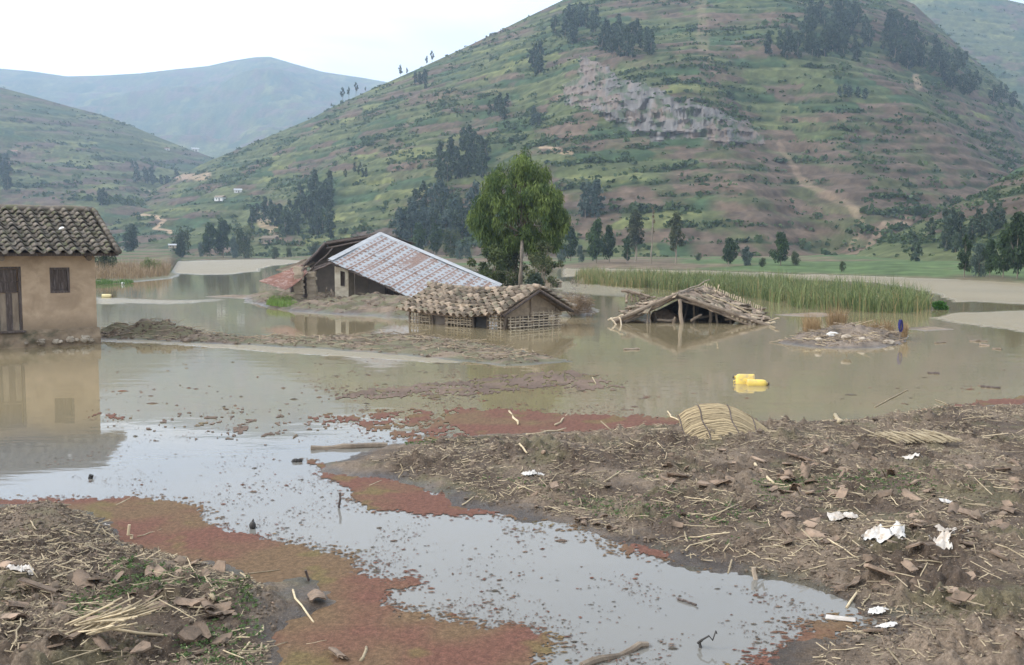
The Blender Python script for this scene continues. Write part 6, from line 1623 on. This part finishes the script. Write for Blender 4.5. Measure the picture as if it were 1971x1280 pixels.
for x0, y0, x1, y1, lab, var, th in [
        (210, 1218, 420, 1230, 'long pale bent stalk running across the left bank', ST_TH, 1.0), (465, 1270, 508, 1198, 'long straight stalk pointing up on the wet mud of the left bank', ST_TH, .9), (80, 1245, 120, 1280, 'thick forked stalk at the bottom left corner', ST_MD, .7), (0, 1265, 70, 1250, 'stalk leaving the photo at the bottom left', ST_MD, .6),
        (185, 1278, 262, 1264, 'straight stalk along the bottom edge of the left bank', ST_TH, 1), (130, 1165, 232, 1158, 'straight dry stalk across the left rubble', ST_TH, 1), (265, 1036, 310, 1020, 'stalk lying on the red weed left', ST_TH, 1.3), (225, 974, 252, 960, 'flat wooden slat at the far edge of the red weed', ST_MD, 1),
        (196, 1020, 232, 1044, 'stalk slanting on the upper left bank', ST_TH, 1.2), (60, 1005, 70, 1022, 'short pale stick stuck in the upper left mud', ST_MD, 1), (400, 1118, 412, 1155, 'pale split stalk on end above the reddish tile', ST_MD, .8), (468, 1106, 538, 1100, 'pale stalk at the red weed edge left of the stake', ST_TH, 1),
        (562, 1140, 606, 1200, 'curved pale stalk by the half-sunk tile', ST_TH, 1), (590, 1243, 628, 1235, 'pale stalk on the red weed near the bottom', ST_TH, 1), (500, 1252, 555, 1240, 'bent stalk at the bottom of the wet mud', ST_TH, 1), (694, 1276, 706, 1248, 'short thick pale stick on the ochre weed at the bottom', ST_MD, 1.6),
        (976, 793, 1003, 820, 'thin pale stick slanting on the far red weed', ST_TH, 1), (1070, 821, 1090, 798, 'bent twig rising from the far edge of the right bank', ST_TH, 1), (1000, 856, 1015, 874, 'thick pale stick on the small mound of the right bank', ST_MD, 1.2), (1015, 840, 1088, 825, 'long thin stalk along the far edge of the right bank', ST_TH, .9),
        (712, 936, 735, 926, 'short pale stick at the tip of the right bank', ST_MD, .8), (890, 974, 912, 958, 'pale stick at the near edge of the right bank', ST_MD, .9), (995, 942, 1012, 938, 'pale chip of wood left of the upright tile', ST_MD, 1), (1110, 938, 1145, 958, 'pale stick slanting down right of the upright tile', ST_MD, .6),
        (1165, 928, 1195, 908, 'stick in the middle of the right bank', ST_MD, .7), (1115, 982, 1125, 962, 'dark stick standing near the right bank edge', ST_WD, .7), (1312, 1012, 1305, 1030, 'short leg of the bent stalk above the puddle', ST_TH, 1), (1312, 1012, 1385, 1017, 'long leg of the bent stalk above the puddle', ST_TH, .9),
        (1385, 988, 1465, 955, 'long grey branch across the right bank', ST_WD, .5), (1450, 892, 1490, 932, 'crooked pale branch in the rubble strip', ST_MD, .6), (1575, 912, 1600, 932, 'yellowish curved stick in the rubble strip', ST_MD, .9), (1645, 892, 1672, 925, 'bent stalk right of the rubble strip', ST_MD, .5),
        (1812, 910, 1832, 950, 'upright pale stick far right, left of two', ST_MD, .6), (1838, 902, 1848, 935, 'thin upright stick far right, right of two', ST_TH, 1), (1880, 935, 1960, 945, 'straight stalk at the right edge', ST_TH, .9), (1875, 1000, 1915, 985, 'brown branch lying at the far right', ST_WD, .7),
        (1740, 1080, 1835, 1084, 'straight pale stalk below the white rags', ST_TH, 1.2), (1890, 1100, 1930, 1118, 'thin stalk at the lower right', ST_TH, 1), (1640, 1172, 1662, 1115, 'straight reed standing at the puddle end, left of two', ST_TH, 1.3), (1655, 1168, 1680, 1138, 'reed leaning at the puddle end, right of two', ST_TH, 1.2),
        (1350, 1065, 1375, 1048, 'curved pale chip above the puddle', ST_MD, .7), (1445, 1046, 1490, 1054, 'pale stalk right of the curved chip', ST_TH, 1), (1415, 1062, 1440, 1072, 'flat pale splinter above the puddle', ST_MD, .8), (1600, 1255, 1660, 1250, 'twig at the bottom right near the dark red weed', ST_TH, 1),
        (1318, 1025, 1332, 1075, 'thin stick standing at the puddle edge', ST_TH, .8), (1283, 795, 1305, 812, 'thin stick left of the reed mat', ST_TH, 1), (1600, 800, 1625, 818, 'curved root on the far edge of the right bank', ST_TH, 1.2), (1800, 770, 1840, 785, 'thin twig reaching over the far water at right', ST_TH, .5)]:
    lay_stick(x0, y0, x1, y1, lab, var=var, thick=th)
for n, box_, lab, dens in ((70, (20, 490, 1000, 1275), 'dry stalk lying among the left bank debris', 1), (70, (900, 1400, 850, 1060), 'dry stalk scattered over the left half of the right bank', 1), (85, (1400, 1965, 850, 1120), 'dry stalk scattered over the right half of the right bank', 1), (30, (1700, 1970, 775, 850), 'dry stalk on the far end of the right bank', 1)):
    k = 0
    while k < n:
        x, y = RNG.uniform(box_[0], box_[1]), RNG.uniform(box_[2], box_[3])
        p = on_ground(x, y)
        if p[2] < .03: continue
        L = RNG.lognormal(math.log(.22), .45); a = RNG.uniform(0, 6.28); var = ST_TH if RNG.random() < .6 else ST_MD
        thick = 1.0 if var is ST_TH else min(1.0, .14 / L)
        o = put('stalk', var[int(RNG.integers(6))], None, p + [0, 0, .018 + .1 * L * RNG.random()], (0, RNG.normal(0, .16), a), (L, L * thick, L * thick)); tag(o, lab, 'stick', 'stalks: ' + lab); k += 1
# fan of bundled stalks at the lower left
bp = on_ground(170, 1225)
bt = thing('stalk_bundle', 'fanned bundle of dry stalks around the grey gutter tile at lower left', 'stalks', bp)
for k in range(26):
    a = RNG.uniform(-.7, .9); L = RNG.uniform(.25, .5); q = np.array([RNG.normal(0, .08), RNG.normal(0, .05), .03 + .07 * RNG.random()])
    part('stalk', polytube([q, q + np.array([math.cos(a) * L * .5, math.sin(a) * L * .5, .06]), q + np.array([math.cos(a) * L, math.sin(a) * L, .10 + .04 * RNG.random()])], .007, 5), M['stalk'], bt)

# ---- floating timber and small things in the water
def floater(name, label, x0, y0, x1, y1, r, m_, cat, z=.01, zz=None):
    a, b = at(x0, y0, z), at(x1, y1, z)
    if zz is not None: b = atY(x1, y1, a[1]); 
    c = (a + b) / 2
    V, Fc = rough_pole(a - c, b - c, r, r * .85, wob=r * .25, seg=7, n=8)
    tag(put(name, mk_mesh(name, V, Fc, m_), None, c), label, cat)
floater('floating_log', 'long half-sunk log at the tip of the right bank', 598, 864, 745, 858, .055, M['wood'], 'log')
floater('floating_log', 'thick pole slanting in the water at the bottom edge', 1120, 1282, 1246, 1241, .028, M['wood'], 'log')
floater('driftwood', 'dark short driftwood piece left of the right bank tip', 562, 888, 582, 887, .035, M['black'], 'driftwood')
floater('driftwood', 'plank floating in front of the collapsed roof', 1200, 673, 1231, 672, .035, M['wood'], 'driftwood')
floater('driftwood', 'flat board floating right of the rubble islet, nearest to it', 1800, 660, 1820, 659, .035, M['wood'], 'driftwood')
floater('driftwood', 'pale board at the far right, uppermost of three', 1866, 656, 1900, 657, .045, M['wood'], 'driftwood')
floater('driftwood', 'pale board at the far right, middle of three', 1885, 664, 1905, 665, .04, M['wood'], 'driftwood')
floater('driftwood', 'pale board at the far right, lowest of three', 1910, 671, 1927, 672, .035, M['wood'], 'driftwood')
floater('driftwood', 'dark stick floating alone right of the yellow cans', 1786, 718, 1808, 719, .04, M['darkwood_and_shade'], 'driftwood')
floater('driftwood', 'dark twig floating near the right edge', 1888, 744, 1926, 747, .03, M['darkwood_and_shade'], 'driftwood')
floater('driftwood', 'long dark twig floating in the puddle', 1305, 1152, 1340, 1164, .010, M['darkwood_and_shade'], 'driftwood')
floater('floating_stalk', 'long straight pale stalk floating right of the reed mat', 1684, 783, 1747, 750, .012, M['stalk'], 'stick')
floater('floating_stalk', 'thin white stalk in the scum right of centre', 1140, 726, 1147, 738, .012, M['stalk'], 'stick')
def stake(name, label, x, yb, yt, r, m_, lean=0, twig=False):
    b = at(x, yb, 0.0); tp = atY(x + lean, yt, b[1]); 
    t = thing(name, label, 'stake', b)
    part('shaft', rough_pole((0, 0, -.2), tp - b, r, r * .9, n=7), m_, t)
    if twig: part('side_branch', rough_pole((0, 0, .04), (.14, .02, .10), r * .7, r * .4, n=6), m_, t)
stake('stake', 'brown stake in the puddle with a short side branch', 1448, 1113, 1092, .025, M['wood'], 3, True)
stake('stake', 'dark twig sticking out of the puddle at the bottom', 1343, 1248, 1232, .012, M['black'], 8, True)
stake('stake', 'short dark stake in the wet mud of the left bank', 588, 1124, 1098, .012, M['darkwood_and_shade'], 0)
stake('stake', 'slim dark stump with weed standing in the bright water', 654, 978, 948, .014, M['darkwood_and_shade'], 0)
stake('stake', 'pale stake standing on the left bank by the red weed', 248, 1040, 1010, .016, M['stalk'], 1)
stake('stake', 'thin upright stick near the tip of the right bank', 771, 922, 893, .008, M['stalk'], 0)
stake('stake', 'low dark fin-like stub in the bright water at left', 172, 921, 914, .03, M['black'], 4)
p = at(486, 1017, .0); tag(put('dark_gourd', mk_mesh('dark_gourd', *join([blob((0, 0, .03), (.035, .035, .045), 9, 7, .06, 31), polytube([(0, 0, .06), (.01, 0, .10)], [.012, .006], 6)]), M['black'], True), None, p), 'small round black object floating off the left bank', 'debris')
p = at(236, 548, .0); tag(put('white_ball', mk_mesh('white_ball', *join([blob((0, 0, .09), (.13, .13, .13), 12, 9, .03, 32), polytube([(.10, 0, .12), (.17, 0, .13)], [.04, .035], 8)]), M['white'], True), None, p), 'white round container floating before the shore grass', 'container')

# ---- yellow jerrycans
def jerrycan(label, x, y, yaw, roll, zc, s=1.0, m_='yellow', name='jerrycan'):
    b = at(x, y, 0.0); t = thing(name, label, 'jerrycan', (b[0], b[1], zc), yaw); t.rotation_euler = (roll, 0, yaw)
    L, Wd, H = .40 * s, .17 * s, .27 * s      # lying along x
    V, Fc = [], []
    prof = [(-.5, .80), (-.47, .97), (-.40, 1.0), (-.1, .97), (.1, 1.0), (.30, 1.0), (.42, .9), (.48, .72), (.5, .6)]
    n = 16
    for u, k in prof:
        for i in range(n):
            a = 2 * math.pi * i / n; c, s_ = math.cos(a), math.sin(a); e = .45
            V.append((u * L, math.copysign(abs(c) ** e, c) * Wd / 2 * k, math.copysign(abs(s_) ** e, s_) * H / 2 * k))
    for j in range(len(prof) - 1):
        for i in range(n): Fc.append((j * n + i, (j + 1) * n + i, (j + 1) * n + (i + 1) % n, j * n + (i + 1) % n))
    Fc += [tuple(range(n)), tuple((len(prof) - 1) * n + i for i in range(n - 1, -1, -1))]
    part('body', (np.array(V), Fc), M[m_], t, True)
    part('neck', polytube([(L * .47, 0, H * .22), (L * .58, 0, H * .26)], [.032 * s, .030 * s], 10), M[m_], t, True)
    part('cap', polytube([(L * .575, 0, H * .257), (L * .64, 0, H * .28)], [.036 * s, .036 * s], 10), M['darkwood_and_shade'], t, True)
    part('handle', polytube([(L * .46, 0, H * .02), (L * .60, 0, -.02), (L * .60, 0, -H * .25), (L * .46, 0, -H * .32)], .016 * s, 7), M[m_], t, True)
jerrycan('yellow jerrycan floating upright-sided, left of the pair', 1434, 738, math.radians(172), 0.2, .07)
jerrycan('yellow jerrycan lying low in the water, right of the pair', 1456, 741, math.radians(-8), 1.45, .035)
jerrycan('pale yellow jerrycan floating far off right of the mud house', 206, 572, .1, 1.4, .07, 1.35, 'paleyellow')

# ---- reed mats
def reed_mat():
    b = on_ground(1395, 835); Y0 = b[1] + .2
    t = thing('reed_mat', 'arched woven reed mat half buried in the mud bank', 'mat', (b[0], Y0, b[2]))
    base = np.array([b[0], Y0, b[2]])
    top = [(1302, 803), (1318, 790), (1345, 780), (1382, 776), (1415, 785), (1445, 803), (1470, 820), (1488, 836)]
    far = [atY(x, y, Y0 + .35) - base for x, y in top]; near = [atY(x + 26, y + 66, Y0 - .45) - base for x, y in top]
    def S(u, v):
        i = min(int(u * 7), 6); f = u * 7 - i
        return (far[i] * (1 - f) + far[i + 1] * f) * v + (near[i] * (1 - f) + near[i + 1] * f) * (1 - v)
    mm = mat('mat_reed', (.85, .85, .85), (1.1, 1.1, 1.1), 20, .85, 0, attr=True, rnd=0)
    reeds = [polytube([S(u, v / 33 + RNG.normal(0, .003)) + RNG.normal(0, .003, 3) for u in np.linspace(0 + RNG.uniform(0, .02), 1 - RNG.uniform(0, .03), 15)], .0125, 5) for v in range(34)]
    cc = np.concatenate([np.repeat((np.array((.42, .33, .20)) * RNG.uniform(.4, 1.1))[None], len(v_), 0) for v_, _ in reeds])
    part('woven_reeds', join(reeds), mm, t, True, cc, kind='stuff')
    for u in (.02, .27, .50, .72):
        part('binding', polytube([S(u + .01 * math.sin(v * 9), v) + [0, 0, .014] for v in np.linspace(0, 1, 12)], .010, 5), M['darkwood_and_shade'], t)
    b2 = on_ground(1780, 852); t2 = thing('reed_mat', 'flat torn reed mat lying in the mud at right', 'mat', b2)
    rd = []
    for k in range(60):
        x = (k / 59 - .5) * .95; a = .9 + RNG.normal(0, .12) ; L = RNG.uniform(.35, .62)
        q = np.array([x, -.15 + RNG.normal(0, .04), .03 + .03 * RNG.random()]); rd.append(polytube([q, q + [math.cos(a + 1) * L * .5, L * .55, .035 + RNG.normal(0, .01)], q + [math.cos(a + 1) * L, L * 1.05, .03 + RNG.normal(0, .02)]], .010, 5))
    part('woven_reeds', join(rd), M['stalk'], t2, True, kind='stuff')
    part('binding', polytube([(-.5, .12, .075), (0, .15, .08), (.45, .14, .075)], .008, 5), M['wood'], t2)
reed_mat()

# ---- rags
def rag(label, x, y, w, d, h, seed, m_='cloth'):
    p = on_ground(x, y); nx, ny = 34, 24; w *= .8; d *= .8; h *= .9
    U, Vv = np.meshgrid(np.linspace(-1, 1, nx), np.linspace(-1, 1, ny))
    edge = np.hypot(U, Vv) < (.85 + .35 * fbm(U * 1.7, Vv * 1.7, 3, seed))
    X = U * w / 2 * (1 + .2 * fbm(U * 2, Vv * 2, 2, seed + 1)); Y = Vv * d / 2 * (1 + .2 * fbm(U * 2, Vv * 2, 2, seed + 2))
    fold = np.abs(fbm(U * 2.2 + Vv, Vv * 1.6, 4, seed + 3)) * 1.5 + .15 * fbm(U * 5, Vv * 5, 2, seed + 4)
    gzv, _ = ground_h(X + p[0], Y + p[1])
    Z = gzv - p[2] + .02 + h * .75 * np.clip(fold, 0, 1.2) * np.clip(1.1 - np.hypot(U, Vv), .05, 1)
    Fq = gridfaces(ny, nx); ok = edge.ravel()[Fq].all(1); used, inv = np.unique(Fq[ok], return_inverse=True)
    tag(put('rag', mk_mesh('rag', np.stack([X, Y, Z], -1).reshape(-1, 3)[used], inv.reshape(-1, 4), M[m_], True), None, p), label, 'rag')
rag('white V-shaped strip of rag in the middle of the right bank', 1022, 915, .42, .26, .10, 31, 'rag')
rag('grey-white crumpled cloth at the top of the rag heap', 1622, 1000, .55, .34, .13, 32)
rag('largest white crumpled rag on the right bank', 1705, 1034, .66, .36, .09, 33, 'rag')
rag('flattened whitish rag right of the largest one', 1832, 1024, .48, .24, .05, 34)
rag('small crumpled whitish rag below the largest one', 1808, 1066, .36, .26, .08, 35)
rag('small white scrap at the puddle end, upper of two', 1690, 1180, .22, .16, .06, 36, 'rag')
rag('thin white film lying in the wet edge of the puddle', 1705, 1208, .26, .14, .015, 37, 'rag')
rag('white shred far right between upright sticks', 1820, 968, .26, .14, .05, 38, 'rag')
rag('pale shred on the mud at the upper right', 1755, 882, .46, .22, .05, 39)
rag('small white scrap on the left bank near the red weed', 205, 1014, .12, .08, .03, 40, 'rag')
rag('dirty cloth bundle at the left edge of the debris', 38, 1108, .30, .22, .10, 41)
# white bucket-lid-like sheet in the puddle end
p = at(1618, 1190, .015); tag(put('white_board', mk_mesh('white_board', *box((0, 0, 0), (.22, .08, .012), -.35, .006), M['cloth']), None, p), 'white flat board lying in the puddle end', 'board')

# ---- the rubble islet: stones, post with blue rag
for x, y, r, lab, m_ in [(1616, 638, .16, 'largest white stone on top of the rubble islet', 'whitestone'), (1603, 646, .17, 'pale boulder left of the white stone on the islet', 'whitestone'), (1642, 640, .17, 'grey boulder right of the white stone on the islet', 'stone'), (1630, 650, .13, 'grey stone in front of the white one on the islet', 'stone'), (1710, 661, .16, 'flat stone at the right end of the islet', 'stone'),
                         (1576, 655, .10, 'small stone at the left of the islet', 'stone'), (1660, 654, .10, 'small stone below the grey boulder on the islet', 'stone')]:
    p = at(x, y, .0); z = ISLET_Z(p[0], p[1]); p = at(x, y, max(z, 0) * .9)
    tag(put('stone', mk_mesh('stone', *blob((0, 0, .02), (r * 1.2, r, r * .62), 10, 7, .16, 50 + x), M[m_]), None, p), lab, 'stone')
p = at(1733, 658, 0); t = thing('rag_post', 'thin post with a dark blue rag at the right end of the islet', 'post', p)
part('post', rough_pole((0, 0, -.2), (-.02, 0, .66), .022, n=6), M['wood'], t)
nx, ny = 9, 14; U, Vv = np.meshgrid(np.linspace(-1, 1, nx), np.linspace(0, 1, ny))
part('blue_rag', (np.stack([U * .075 * (.35 + .65 * np.sin(np.pi * (.15 + .75 * Vv))) - .02, -.035 - .03 * np.cos(U * 4 + Vv * 3), .70 - .38 * Vv], -1).reshape(-1, 3), gridfaces(ny, nx)), M['blue'], t, True)
for k in range(26):
    x, y = RNG.uniform(1515, 1735), RNG.uniform(645, 668); p = at(x, y, 0); z = max(ISLET_Z(p[0], p[1]), 0)
    if z < .03: continue
    o = put('stalk', ST_TH[int(RNG.integers(6))], None, (p[0], p[1], z + .03), (0, RNG.normal(0, .2), RNG.uniform(0, 6)), (RNG.uniform(.3, .8),) + (RNG.uniform(.5, 1.0),) * 2); tag(o, 'dry stalk lying on the rubble islet', 'stick', 'stalks on the rubble islet')

# ---- rubble around the houses and on the mud spit
def rubble(name, label, zf, poly, n, sz, seed):
    W = wpoly(poly); lo, hi = W.min(0), W.max(0); bv, bf = blob((0, 0, 0), (1, 1, .7), 6, 4, .3, seed); V, Fc, C, o = [], [], [], 0
    sv = []
    for k in range(n):
        q = RNG.uniform(lo, hi)
        if sdpoly(q[:1], q[1:], W)[0] < 0: continue
        z = zf(q[0], q[1])
        if z < .01: continue
        r = sz * RNG.lognormal(0, .35); v = rotz(bv * (1 + RNG.uniform(-.25, .25, (len(bv), 1))), RNG.uniform(0, 6)) * r * [1.3, 1, 1] + [q[0], q[1], z]
        V.append(v); Fc += [tuple(i + o for i in f) for f in bf]; o += len(bv)
        c = np.array((.155, .118, .088)) * RNG.uniform(.6, 1.5); C.append(np.repeat(c[None], len(bv), 0))
        if RNG.random() < .7:
            a = RNG.uniform(0, 6.28); L = RNG.uniform(.08, .5); d = np.array([math.cos(a), math.sin(a), RNG.normal(.05, .15)]) * L
            tv, tf = polytube([q.tolist() + [z + .04], np.array([*q, z + .04]) + d], .009, 4); V.append(tv); Fc += [tuple(i + o for i in f) for f in tf]; o += len(tv)
            C.append(np.repeat((np.array((.30, .235, .16)) * RNG.uniform(.5, 1.3))[None], len(tv), 0))
    tag(put(name, mk_mesh(name, np.concatenate(V), Fc, M['litter'], False, np.concatenate(C))), label, 'rubble', kind='stuff')
rubble('island_rubble', 'earth rubble and sticks heaped in front of the tin-roofed house', ISLE_Z, [(480, 580), (560, 570), (760, 560), (960, 560), (1130, 585), (1120, 612), (960, 612), (800, 618), (620, 603), (500, 590)], 1900, .05, 71)
rubble('spit_rubble', 'earth lumps and twigs along the narrow mud spit', SPIT_Z, [(190, 636), (400, 645), (740, 644), (900, 658), (1100, 695), (960, 704), (680, 676), (300, 657), (190, 654)], 2600, .035, 73)
rubble('mound_rubble', 'lumps of earth on the mound beside the mud house', SPIT_Z, [(195, 640), (300, 638), (400, 650), (380, 660), (200, 654)], 500, .05, 75)
rubble('islet_rubble', 'broken bits covering the rubble islet', ISLET_Z, [(1500, 660), (1590, 640), (1745, 642), (1735, 664), (1620, 671)], 700, .035, 77)
